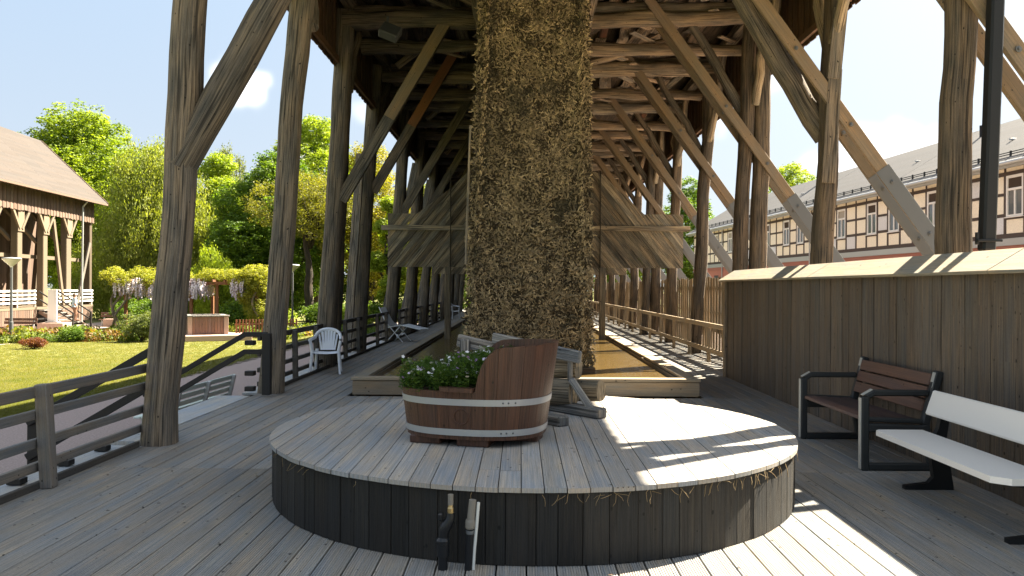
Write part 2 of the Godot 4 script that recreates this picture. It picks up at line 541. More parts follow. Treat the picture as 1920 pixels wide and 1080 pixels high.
func _ready() -> void:
	# camera, sky, sun, exposure
	R.seed = 20240
	bumps.seed = 3
	bumps.frequency = 0.012
	bumps.fractal_octaves = 3
	var cam := Camera3D.new()
	cam.name = "camera"
	cam.fov = 39.05
	cam.near = 0.05
	cam.far = 900.0
	cam.position = Vector3(0, 1.62, 0)
	cam.basis = Basis(Vector3.UP, 0.0105) * Basis(Vector3.RIGHT, -0.00066) * Basis(Vector3.BACK, deg_to_rad(0.3))
	add_child(cam)
	cam.current = true
	var we := WorldEnvironment.new()
	we.name = "sky"
	var e := Environment.new()
	e.background_mode = Environment.BG_SKY
	var sm := PanoramaSkyMaterial.new()
	sm.panorama = make_sky()
	var sk := Sky.new()
	sk.sky_material = sm
	e.sky = sk
	e.tonemap_mode = Environment.TONE_MAPPER_LINEAR
	e.tonemap_exposure = 7.4
	e.sdfgi_enabled = true
	e.ssao_enabled = true
	e.ssil_enabled = true
	we.environment = e
	add_child(we)
	var sun := DirectionalLight3D.new()
	sun.name = "sun"
	sun.light_energy = 1.5
	sun.light_color = Color(1.0, 0.95, 0.86)
	sun.light_angular_distance = 0.5
	sun.shadow_enabled = true
	sun.basis = Basis.looking_at(LIGHT.normalized(), Vector3.UP)
	add_child(sun)
	make_materials()
	# large structure
	terrain()
	deck()
	basin()
	tower()
	thorn_wall()
	right_side()
	house()
	far_tower()
	park()
	# objects
	platform()
	left_rails()
	tub()
	trestle()
	benches()
	chairs()
	person()

func sheet(called: String, pts: Array, y: float, q: Material) -> void:
	var m := MB.new()
	for i in pts.size() - 2:
		var a: Vector2 = pts[0]; var b: Vector2 = pts[i + 1]; var c: Vector2 = pts[i + 2]
		m.tri(V(a.x, y, a.y), V(b.x, y, b.y), V(c.x, y, c.y), Vector3.UP, Vector3.UP, Vector3.UP, a, b, c)
	single(called, m, q, "", "", "", "structure")

func terrain() -> void:
	sheet("ground", [Vector2(-420, -150), Vector2(420, -150), Vector2(420, 600), Vector2(-420, 600)], GROUND, M.lawn)
	sheet("path", [Vector2(-10.3, -12), Vector2(-4.1, -12), Vector2(-4.1, 75), Vector2(-9.2, 75), Vector2(-9.4, 30), Vector2(-10.0, 20)], GROUND + 0.006, M.path)
	sheet("path", [Vector2(-27.6, 30), Vector2(-22.4, 30), Vector2(-22.6, 38), Vector2(-25.2, 46), Vector2(-26.4, 58), Vector2(-29.8, 58)], GROUND + 0.008, M.gravel)
	sheet("courtyard", [Vector2(5.1, -10), Vector2(19, -10), Vector2(15, 90), Vector2(5.1, 90)], GROUND + 0.006, M.gravel)
	# short turf: blades scattered over the visible lawn
	var m := MB.new()
	for i in 7:
		var a := rr(0, TAU)
		var b := Vector3(rr(-0.05, 0.05), 0, rr(-0.05, 0.05))
		var s := Vector3(cos(a), 0, sin(a)) * 0.006
		var tip := b + Vector3(rr(-0.03, 0.03), rr(0.03, 0.06), rr(-0.03, 0.03))
		m.tri(b - s, b + s, tip, Vector3.UP, Vector3.UP, Vector3.UP, Vector2.ZERO, Vector2.ZERO, Vector2.ZERO)
	var xf := []
	var cols := []
	for i in 46000:
		var d := 15.0 + 28.0 * pow(R.randf(), 1.5)
		var x := rr(-0.68 * d, -9.6)
		if d > 38 and x < -14: continue
		var k := rr(1.0, 1.7)
		xf.append(Transform3D(Basis(Vector3.UP, rr(0, TAU)).scaled(Vector3(k, rr(0.6, 1.2), k)), V(x, GROUND, d)))
		var t := R.randf() * 0.5 + 0.5 * (0.5 + bumps.get_noise_2d(x * 60.0, d * 60.0))
		cols.append(Color(0.10, 0.12, 0.022).lerp(Color(0.20, 0.185, 0.06), t))
	O = Vector3.ZERO
	var g := scatter("grass", mesh_of(m), M.leaf, xf, cols, self)
	tag(g, "short sunlit turf blades on the lawn beyond the promenade", "grass")

# ---------- deck
func ribbed_board(m: MB, x0: float, x1: float, d0: float, d1: float) -> void:
	# an anti-slip board: eleven grooves along its length
	var k := 11
	var uo := Vector2(R.randf(), R.randf())
	var wdt := (x1 - x0) / k
	var pts := [Vector2(x0, -0.03), Vector2(x0, -0.004), Vector2(x0 + 0.004, 0)]
	for i in k:
		var a := x0 + wdt * i
		if i > 0:
			pts.append(Vector2(a + 0.0016, -0.004)); pts.append(Vector2(a + 0.0026, 0.0))
		if i < k - 1:
			pts.append(Vector2(a + wdt - 0.0026, 0.0)); pts.append(Vector2(a + wdt - 0.0016, -0.004))
	pts.append(Vector2(x1 - 0.004, 0)); pts.append(Vector2(x1, -0.004)); pts.append(Vector2(x1, -0.03))
	for i in pts.size() - 1:
		var a: Vector2 = pts[i]
		var b: Vector2 = pts[i + 1]
		var nn := Vector3(-(b.y - a.y), b.x - a.x, 0).normalized()
		m.quad(V(a.x, a.y, d0), V(b.x, b.y, d0), V(b.x, b.y, d1), V(a.x, a.y, d1), nn, uo + Vector2(a.x / US, d0 / VS), uo + Vector2(b.x / US, d0 / VS), uo + Vector2(b.x / US, d1 / VS), uo + Vector2(a.x / US, d1 / VS))
	for s in [d0, d1]:
		m.quad(V(x0, -0.03, s), V(x1, -0.03, s), V(x1, -0.004, s), V(x0, -0.004, s), Vector3(0, 0, 1 if s == d0 else -1), uo, uo, uo, uo)

func deck() -> void:
	var o := thing("deck", "grey timber boardwalk floor of the gallery", "deck", Vector3.ZERO, "", "structure")
	var u := MB.new()
	blk(u, V(-0.05, -0.11, 6.4), Vector3(7.8, 0.06, 11.4), 0.0)
	blk(u, V(-3.25, -0.11, 37), Vector3(1.6, 0.06, 48), 0.0)
	blk(u, V(3.85, -0.11, 37), Vector3(2.5, 0.06, 48), 0.0)
	part("joists", u, M.dark, o)
	var pitch := 0.174
	for i in 45:
		var x0 := -3.96 + pitch * i
		var m := MB.new()
		m.tint = tone(0.98, 0.09, 0.02)
		ribbed_board(m, x0 + 0.005, x0 + pitch - 0.005, 0.8, 7.195)
		part("plank", m, M.ribbed, o)
		m = MB.new()
		m.tint = tone(0.98, 0.12, 0.03)
		var j := rr(-0.001, 0.001)
		blk(m, V(x0 + pitch * 0.5, -0.014 + j, 9.6), Vector3(pitch - rr(0.005, 0.009), 0.028, 4.795), 0.003)
		part("plank", m, M.deck, o)
	for s in [[-3.96, 8], [2.72, 13]]:
		for i in int(s[1]):
			for seg in [[12.005, 20.2], [20.206, 32.4], [32.406, 58]]:
				var m := MB.new()
				m.tint = tone(0.94, 0.14, 0.03)
				blk(m, V(float(s[0]) + pitch * (i + 0.5), -0.014 + rr(-0.001, 0.001), (seg[0] + seg[1]) * 0.5), Vector3(pitch - rr(0.005, 0.009), 0.028, seg[1] - seg[0]), 0.003)
				part("plank", m, M.deck, o)
	# edge boards and kerb along the park side
	for seg in [[1.0, 8.1], [12.3, 24.4], [24.41, 36.5], [36.51, 58]]:
		var m := MB.new()
		m.tint = tone(0.55)
		blk(m, V(-3.83, 0.03, (seg[0] + seg[1]) * 0.5), Vector3(0.045, 0.055, seg[1] - seg[0]))
		part("kerb_board", m, M.rail, o)
		m = MB.new()
		m.tint = tone(0.95)
		blk(m, V(-4.10, -0.02, (seg[0] + seg[1]) * 0.5), Vector3(0.25, 0.035, seg[1] - seg[0]))
		part("edge_board", m, M.pale_board, o)
		m = MB.new()
		blk(m, V(-4.2, -0.5, (seg[0] + seg[1]) * 0.5), Vector3(0.03, 0.9, seg[1] - seg[0]))
		part("fascia_board", m, M.rail, o)
	for d in [6.55, 7.25, 7.9]:
		var m := MB.new()
		blk(m, V(-4.08, 0.03, d), Vector3(0.12, 0.05, 0.1))
		part("support_block", m, M.dark_rail, o)
	var f := MB.new()
	blk(f, V(-3.99, -0.53, 10.2), Vector3(0.03, 0.96, 3.9))
	part("fascia_board", f, M.rail, o)
	var lit := MB.new()
	for i in 60:
		var x := rr(-3.6, 3.4)
		var d := rr(4.2, 11.8)
		if Vector2(x - 0.1, d - 6.79).length() < 2.2: continue
		var a := rr(0, TAU)
		var s := Vector3(cos(a), 0, sin(a)) * rr(0.008, 0.022)
		var t := Vector3(-s.z, rr(0.0, 0.2) * 0.02, s.x) * rr(0.3, 0.6)
		var p := V(x, 0.006, d)
		lit.tint = Color(0.10, 0.07, 0.04) * rr(0.4, 1.6)
		lit.quad(p - s, p + t + Vector3.UP * 0.004, p + s, p - t, Vector3.UP, Vector2.ZERO, Vector2.ZERO, Vector2.ZERO, Vector2.ZERO)
	part("fallen_leaves", lit, M.leather, o, "stuff")
	# steps down to the promenade between the first two posts
	var s := thing("wooden_steps", "pale wooden steps going down from the deck to the promenade", "steps", V(-4.2, GROUND, 10.2))
	for k in 5:
		var m := MB.new()
		m.tint = tone(1.0, 0.08)
		blk(m, V(-4.22 - 0.3 * k - (0.08 if k > 0 else 0.0), -0.024 - 0.19 * k, 10.2), Vector3(0.46 if k == 0 else 0.31, 0.045, 3.55))
		part("tread", m, M.pale_board, s)
	for d in [8.6, 10.2, 11.8]:
		var m := MB.new()
		bar(m, V(-4.05, -0.2, d), V(-5.7, -1.0 + 0.02, d), 0.05, 0.18, Vector3(0.4, 1, 0))
		part("stringer", m, M.rail, s)

# ---------- basin
func basin() -> void:
	var o := thing("brine_basin", "long low timber basin of brine around the foot of the thorn wall", "basin", V(0.1, 0, 12.1))
	var far := 58.0
	var segs := [[12.16, 16.2], [16.205, 24.3], [24.305, 36.4], [36.405, far]]
	var f := MB.new()
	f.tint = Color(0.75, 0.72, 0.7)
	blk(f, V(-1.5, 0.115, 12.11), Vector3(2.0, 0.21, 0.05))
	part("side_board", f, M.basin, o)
	f = MB.new()
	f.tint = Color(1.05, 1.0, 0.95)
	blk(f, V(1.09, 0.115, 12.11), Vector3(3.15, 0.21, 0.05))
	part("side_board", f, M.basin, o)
	for s in [[-2.52, -0.42], [-0.415, 2.68]]:
		f = MB.new()
		f.tint = tone(1.05)
		blk(f, V((s[0] + s[1]) * 0.5, 0.25, 12.16), Vector3(s[1] - s[0], 0.045, 0.2), 0.006)
		part("rim_board", f, M.basin, o)
	for sd in [-1, 1]:
		var xo := -2.47 if sd < 0 else 2.63
		for s in segs:
			var l: float = s[1] - s[0]
			f = MB.new()
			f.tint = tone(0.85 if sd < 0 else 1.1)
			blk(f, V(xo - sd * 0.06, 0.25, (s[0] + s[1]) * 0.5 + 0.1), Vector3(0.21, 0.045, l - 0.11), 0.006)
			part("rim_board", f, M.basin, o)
			f = MB.new()
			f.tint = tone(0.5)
			blk(f, V(xo, 0.04, (s[0] + s[1]) * 0.5), Vector3(0.05, 0.37, l))
			part("side_board", f, M.basin, o)
			f = MB.new()
			f.tint = tone(0.5)
			blk(f, V(xo - sd * 0.18, 0.04, (s[0] + s[1]) * 0.5), Vector3(0.04, 0.37, l))
			part("lining_board", f, M.basin, o)
	f = MB.new()
	f.tint = Color(1.1, 0.72, 0.26)
	blk(f, V(0.08, -0.045, 35), Vector3(5.0, 0.03, 45.6), 0.0)
	part("basin_floor", f, M.basin, o)
	var w := MB.new()
	w.quad(V(-2.27, 0.17, 12.15), V(2.43, 0.17, 12.15), V(2.43, 0.17, far), V(-2.27, 0.17, far), Vector3.UP, Vector2.ZERO, Vector2(1, 0), Vector2.ONE, Vector2(0, 1))
	single("water", w, M.water, "still brown brine standing in the timber basin", "water", "", "structure")

# ---------- the gallery's timber frame
const FRAME0 := 8.3
const STEP := 4.05
func tower() -> void:
	var o := thing("graduation_tower", "tall open timber frame roofing the gallery over the thorn wall", "tower", V(0, 0, 8.3))
	var lx := [-3.70, -3.79, -3.98, -4.08, -3.98, -3.95, -3.95]
	var lt := [-3.26, -3.24, -3.55, -3.66, -3.5, -3.5, -3.5]
	for i in 12:
		var d := FRAME0 + STEP * i
		var x0: float = lx[mini(i, 6)]
		var x1: float = lt[mini(i, 6)]
		var dk := 1.0 if i < 2 else 0.8
		var m := MB.new()
		m.tint = tone(1.05 * dk, 0.1, 0.04)
		var r: float = [0.155, 0.165, 0.18, 0.17, 0.17, 0.16][mini(i, 5)]
		var pts := []
		var rad := []
		for k in 19:
			var t := k / 18.0
			var y := -0.02 + 7.2 * t
			var bow := sin(t * PI) * (0.03 if i % 2 == 0 else -0.035)
			pts.append(V(lerpf(x0, x1, t) + bow + 0.025 * bumps.get_noise_2d(i * 91.0, t * 200.0), y, d + 0.05 * bumps.get_noise_2d(i * 57.0 + 9.0, t * 190.0)))
			rad.append(r * (1.0 + 0.1 * bumps.get_noise_2d(i * 33.0, t * 330.0)) * (1.12 if k == 0 else 1.0))
		log_bar(m, pts, rad, 16, 3.4 if i != 0 else 2.8, 0.035)
		part("post", m, M.post, o)
		if i >= 2:
			m = MB.new()
			m.tint = tone(0.85, 0.15, 0.04) if i != 3 else Color(1.35, 1.4, 1.5)
			if i == 3:
				bar(m, V(x0 - 0.18, 0, d - 0.55), V(x0 + 0.12, 4.9, d - 0.45), 0.2, 0.12, Vector3.BACK)
			else:
				limb(m, V(x0 - 0.02, 0, d + 0.62), V(x1 - 0.05, 6.4, d + 0.5), 0.15, 0.13, 0.6, 0.04, 12, 3.2)
			part("post", m, M.post, o)
		if i >= 4:
			m = MB.new()
			m.tint = Color(1.1, 1.2, 1.4) * 0.9
			bar(m, V(x0 - 0.55, 0, d + 1.7), V(x1 + 0.1, 5.6, d + 1.6), 0.2, 0.07, Vector3.BACK)
			part("raking_plank", m, M.post, o)
		# inward brace of the park side
		if i != 1:
			m = MB.new()
			m.tint = tone(0.9 * dk, 0.1, 0.04)
			if i == 0:
				limb(m, V(-3.50, 2.84, d), V(-1.2, 6.95, d), 0.15, 0.14, 0.4, 0.015, 14, 3.0)
				part("brace", m, M.post, o)
			else:
				var ya: float = [0.0, 0.0, 3.35, 4.0, 3.75][mini(i, 4)]
				bar(m, V(x0 + 0.36, ya, d - 0.1), V(x0 + 2.55, ya + 3.75, d - 0.1), 0.24, 0.1, Vector3.BACK)
				part("brace", m, M.post, o)
				if i <= 3:
					m = MB.new()
					m.tint = tone(0.9)
					bar(m, V(x0 + 1.33, ya + 1.66, d - 0.165), V(x0 + 2.6, ya + 3.84, d - 0.165), 0.23, 0.025, Vector3.BACK)
					part("splice_plank", m, M.red_wood if i == 3 else M.new_wood, o)
		# house-side post, doubled on some frames
		var rx := 4.40 if i == 0 else 4.50
		var rt := 4.50 if i == 0 else 4.76
		for q in ([[-0.0, 0.155]] if i != 2 and i != 5 else [[-0.17, 0.15], [0.17, 0.17]]):
			m = MB.new()
			m.tint = tone(0.78, 0.12, 0.05) * Color(1.06, 0.98, 0.9)
			limb(m, V(rx + q[0] - (0.12 if i == 3 else 0.0), -0.02, d), V(rt + q[0] * 0.8, 7.1, d), q[1], q[1] * 0.86, 0.35, 0.035, 14, 3.4, 0.04)
			part("post", m, M.post, o)
		if i == 1:
			for z in [[4.55, 3.2, 4.9], [4.62, 4.75, 5.8]]:
				m = MB.new()
				m.tint = tone(1.15)
				bar(m, V(z[0] + 0.02, z[1], d - 0.17 - z[1] * 0.012), V(z[0] + 0.12, z[2], d - 0.17 - z[1] * 0.012), 0.2, 0.035, Vector3.BACK)
				part("splice_plank", m, M.post, o)
		# pair of raking planks with steel shoes, either side of the post
		var bxp: float = [5.37, 5.37, 5.36, 5.25, 5.2][mini(i, 4)]
		var by: float = [3.35, 3.42, 3.46, 3.76, 3.8][mini(i, 4)]
		for sd in [-1, 1]:
			var dd: float = d + sd * 0.185
			var dirn := Vector3(-1, 1.38, 0).normalized()
			var p0 := V(bxp + (0.03 if sd > 0 else 0.0), by - (0.05 if sd > 0 else 0.0), dd)
			m = MB.new()
			m.tint = tone(0.95 if sd < 0 else 0.8, 0.08)
			bar(m, p0 - dirn * 1.1, p0 + dirn * 5.1, 0.19, 0.07, Vector3.BACK, 0.006)
			var br := part("brace", m, M.new_wood, o)
			m = MB.new()
			bar(m, p0 - dirn * 5.0, p0 - dirn * 1.12, 0.18, 0.06, Vector3.BACK, 0.006)
			part("brace_foot", m, M.new_wood, o)
			m = MB.new()
			m.tint = tone(1.0, 0.05, 0.0)
			bar(m, p0 - dirn * 5.0 + V(0, 0, -0.035), p0 + V(0, 0, -0.035), 0.225, 0.012, Vector3.BACK, 0.002)
			bar(m, p0 - dirn * 5.0 + Vector3(0.8, 0.58, 0).normalized() * 0.112, p0 + Vector3(0.8, 0.58, 0).normalized() * 0.112, 0.075, 0.012, Vector3(0.8, 0.58, 0), 0.002)
			part("steel_shoe", m, M.steel, o)
			for t in ([-0.25, -1.2, -2.2, 0.8, 2.2] if i < 5 else []):
				m = MB.new()
				var q: Vector3 = p0 + dirn * t + V(0, 0, -0.045)
				lathe_along(m, q, V(0, 0, -1), [[0.032, 0.0], [0.032, 0.012], [0.015, 0.013], [0.015, 0.03], [0.0, 0.031]], 10)
				part("bolt", m, M.steel, br)
		# knees
		m = MB.new()
		m.tint = tone(0.85, 0.1, 0.04)
		if i == 1: limb(m, V(4.66, 3.95, d + 0.12), V(2.75, 6.95, d + 0.12), 0.165, 0.14, 0.3, 0.06, 12, 2.4, 0.08)
		elif i != 0: limb(m, V(4.66, 4.9, d + 0.1), V(3.45, 6.95, d + 0.1), 0.1, 0.085, 0.3, 0.06, 10, 2.2, 0.08)
		if i != 0: part("knee_brace", m, M.post, o)
		m = MB.new()
		m.tint = tone(1.35, 0.1, 0.04)
		limb(m, V(4.70, 5.2, d + 0.1), V(4.86, 7.3, d + 1.0), 0.1, 0.09, 0.3, 0.06)
		part("strut", m, M.frame, o)
		m = MB.new()
		m.tint = tone(1.25, 0.1, 0.04)
		limb(m, V(4.68, 5.3, d - 0.1), V(4.86, 7.3, d - 0.95), 0.09, 0.08, 0.3, 0.06)
		part("strut", m, M.frame, o)
		m = MB.new()
		m.tint = tone(0.85)
		limb(m, V(x1 + 0.03, 5.6, d + 0.1), V(-3.5, 7.3, d + 1.0), 0.1, 0.09, 0.3, 0.05)
		part("strut", m, M.post, o)
	# tie beams over the gallery: pairs of rough logs, closer set than the frames
	var k := 0
	for i in 26:
		var d := FRAME0 - 2.02 + 2.025 * i
		if d > 54: break
		for sd in [-1, 1]:
			var m := MB.new()
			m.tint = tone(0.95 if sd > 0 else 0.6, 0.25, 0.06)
			var y := 7.0 + rr(-0.05, 0.08)
			var xa := -3.6 if sd < 0 else 0.9
			var xb := -0.6 if sd < 0 else 4.95
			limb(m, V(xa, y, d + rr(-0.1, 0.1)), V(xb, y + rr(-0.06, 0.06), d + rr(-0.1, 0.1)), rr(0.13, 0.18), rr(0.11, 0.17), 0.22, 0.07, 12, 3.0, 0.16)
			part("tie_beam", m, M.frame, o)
			if i % 2 == 1:
				m = MB.new()
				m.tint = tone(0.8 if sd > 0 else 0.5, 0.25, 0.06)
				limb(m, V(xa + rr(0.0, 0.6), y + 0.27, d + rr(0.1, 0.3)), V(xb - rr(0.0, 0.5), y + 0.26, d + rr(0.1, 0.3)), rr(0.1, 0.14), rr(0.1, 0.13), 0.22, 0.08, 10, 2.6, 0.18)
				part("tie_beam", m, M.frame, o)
			if i % 3 == 0:
				m = MB.new()
				m.tint = tone(1.0, 0.2, 0.06)
				limb(m, V(xa + (0.7 if sd < 0 else 0.3), y - 0.3, d + 0.5), V(xb - 1.6, y + 0.35, d + 0.6), 0.08, 0.09, 0.4, 0.08, 9)
				part("strut", m, M.frame, o)
	# loft boards above the beams: loose planks of every length with dark gaps
	for sd in [-1, 1]:
		for q in 150:
			var m := MB.new()
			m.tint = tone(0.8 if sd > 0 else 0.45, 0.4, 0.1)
			var d := 6.2 + 34.0 * pow(R.randf(), 1.3)
			var x := rr(-3.7, -0.9) if sd < 0 else rr(1.25, 4.8)
			var l := rr(1.2, 3.4)
			var a := rr(-0.12, 0.12) if R.randf() < 0.7 else rr(-0.9, 0.9)
			var y := 7.42 + 0.028 * (q % 9)
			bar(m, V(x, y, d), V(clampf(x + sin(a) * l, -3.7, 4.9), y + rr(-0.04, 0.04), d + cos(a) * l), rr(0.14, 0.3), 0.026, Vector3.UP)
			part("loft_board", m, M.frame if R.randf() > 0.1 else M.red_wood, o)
		var m := MB.new()
		m.tint = Color(0.25, 0.22, 0.2)
		blk(m, V(-2.25 if sd < 0 else 3.05, 7.72, 32), Vector3(3.0 if sd < 0 else 3.8, 0.03, 52), 0.0)
		part("loft_floor", m, M.frame, o)
	# short slanting boards that show between the beams
	for i in 70:
		var sd := -1 if i % 3 == 0 else 1
		var m := MB.new()
		m.tint = tone(1.25, 0.3, 0.08)
		var d := rr(12.5, 34)
		var x := rr(-3.6, -1.0) if sd < 0 else rr(1.4, 4.4)
		bar(m, V(x, 7.17, d), V(x + rr(0.3, 0.7), 7.2, d + rr(0.5, 0.9)), rr(0.12, 0.2), 0.03, Vector3.UP)
		part("loft_board", m, M.frame, o)
	# long plates
	for s in [[-3.5, 7.38, 0.11], [4.85, 7.38, 0.12], [-0.85, 6.8, 0.06], [1.28, 6.8, 0.06]]:
		var m := MB.new()
		m.tint = tone(0.8)
		blk(m, V(s[0], s[1], 32), Vector3(s[2] * 2.0, 0.2, 50))
		part("wall_plate", m, M.frame, o)
	# corrugated eaves: overlapping upright boards with a waved lower edge
	for sd in [-1, 1]:
		var xe := -3.74 if sd < 0 else 5.15
		var rest := MB.new()
		for i in 330:
			var d := 6.0 + 0.155 * i
			var own := d > 9.0 and d < 30.0
			var m := MB.new() if own else rest
			m.tint = tone(1.0, 0.2, 0.06)
			var lo := 6.02 + (0.035 if i % 2 else 0.0) + rr(-0.01, 0.01)
			blk(m, V(xe + sd * (0.022 if i % 2 else 0.0), lo + 0.95, d), Vector3(0.024, 1.9, 0.175), 0.006)
			if own: part("eave_board", m, M.eave, o)
		part("eave_boarding", rest, M.eave, o, "stuff")
		var m := MB.new()
		m.tint = Color(1.5, 1.4, 1.25)
		blk(m, V(xe - sd * 0.06, 6.16, 32), Vector3(0.06, 0.13, 52))
		part("eave_rail", m, M.eave, o)
		m = MB.new()
		blk(m, V(xe - sd * 0.06, 7.6, 32), Vector3(0.1, 0.14, 52))
		part("eave_rail", m, M.eave, o)
		# roof slope
		m = MB.new()
		m.tint = Color(0.7, 0.6, 0.5)
		bar(m, V(xe + sd * 0.45, 7.35, 32), V(0.7, 13.0 if sd < 0 else 13.0, 32), 52.4, 0.1, Vector3(sd * 0.8, 0.6, 0), 0.0)
		part("roof_slope", m, M.eave, o)
	# diagonal boarded baffles beside the wall
	for f in [[22.9, 1.0], [35.1, 0.85]]:
		for sd in [-1, 1]:
			var d: float = f[0]
			var lo := 2.2
			var pole := -2.05 if sd < 0 else 2.3
			var outer := -3.78 if sd < 0 else 4.6
			var inner := -1.25 if sd < 0 else 1.4
			var pn := Node3D.new()
			pn.name = "baffle_panel"
			o.add_child(pn, true)
			var sheetp := PackedVector2Array([Vector2(outer, lo), Vector2(pole, lo), Vector2(inner, lo + 0.02), Vector2(inner, 5.15), Vector2(pole, 4.4 if sd < 0 else 4.85), Vector2(outer + (pole - outer) * 0.48, 3.72), Vector2(outer, 3.72)])
			if sd < 0:
				var rv := PackedVector2Array()
				for p in sheetp: rv.append(p)
				sheetp = rv
			var dv := Vector2(0.62 * -sd, 0.78)
			var pv := Vector2(dv.y, -dv.x)
			for q in 92:
				var off := -8.0 + q * 0.165
				var c := pv * off + Vector2(outer * 0.0, 3.5)
				var strip := PackedVector2Array([c - dv * 9 - pv * 0.0795, c + dv * 9 - pv * 0.0795, c + dv * 9 + pv * 0.0795, c - dv * 9 + pv * 0.0795])
				for piece in Geometry2D.intersect_polygons(sheetp, strip):
					var m := MB.new()
					m.tint = tone(rr(0.4, 1.35), 0.1, 0.05)
					# board's own frame so that the grain follows it
					var loc := PackedVector2Array()
					for p in piece: loc.append(Vector2(p.dot(pv), p.dot(dv)))
					var bs := Basis(Vector3(pv.x, pv.y, 0), Vector3(dv.x, dv.y, 0), Vector3(0, 0, 1) * signf(pv.cross(dv)))
					slab(m, loc, Transform3D(bs, V(0, 0, d - (0.014 if q % 2 else 0.0))), 0.024)
					part("board", m, M.panel, pn)
			var m := MB.new()
			m.tint = tone(1.1)
			blk(m, V((outer + inner) * 0.5 - sd * -0.05, 3.29, d - 0.06), Vector3(absf(outer - inner) + 0.2, 0.14, 0.05))
			part("batten", m, M.panel, pn)
			m = MB.new()
			m.tint = tone(0.75)
			blk(m, V(pole, 1.15, d - 0.005), Vector3(0.17, 2.08, 0.16), 0.01)
			part("pole", m, M.panel, pn)
			m = MB.new()
			m.tint = Color(0.25, 0.25, 0.25)
			blk(m, V(pole + sd * 0.0 - 0.07 * sd, 3.55, d - 0.07), Vector3(0.03, 2.7, 0.04))
			part("edge_strip", m, M.panel, pn)
	# drainpipe next to the first house-side post
	var dp := MB.new()
	bar(dp, V(4.56, 2.0, 8.0), V(4.72, 7.2, 8.0), 0.13, 0.13, Vector3.BACK, 0.02)
	var dpo := thing("drainpipe", "dark square drainpipe beside the thick post above the plank wall", "drainpipe", V(4.56, 2.0, 8.0))
	part("pipe", dp, M.iron, dpo)
	dp = MB.new()
	blk(dp, V(4.55, 2.1, 7.93), Vector3(0.24, 0.025, 0.03))
	blk(dp, V(4.44, 2.12, 7.95), Vector3(0.03, 0.12, 0.03))
	part("bracket", dp, M.iron, dpo)
	var fl := thing("floodlight", "dark floodlight under the tie beam left of the thorn wall", "floodlight", V(-2.15, 5.75, 13.3))
	var m := MB.new()
	bar(m, V(-2.3, 5.84, 13.25), V(-2.0, 5.72, 13.25), 0.26, 0.16, Vector3(0.2, 0.5, 0.8), 0.02)
	part("housing", m, M.cast, fl)
	m = MB.new()
	blk(m, V(-2.2, 5.97, 13.3), Vector3(0.04, 0.18, 0.04))
	part("bracket", m, M.cast, fl)

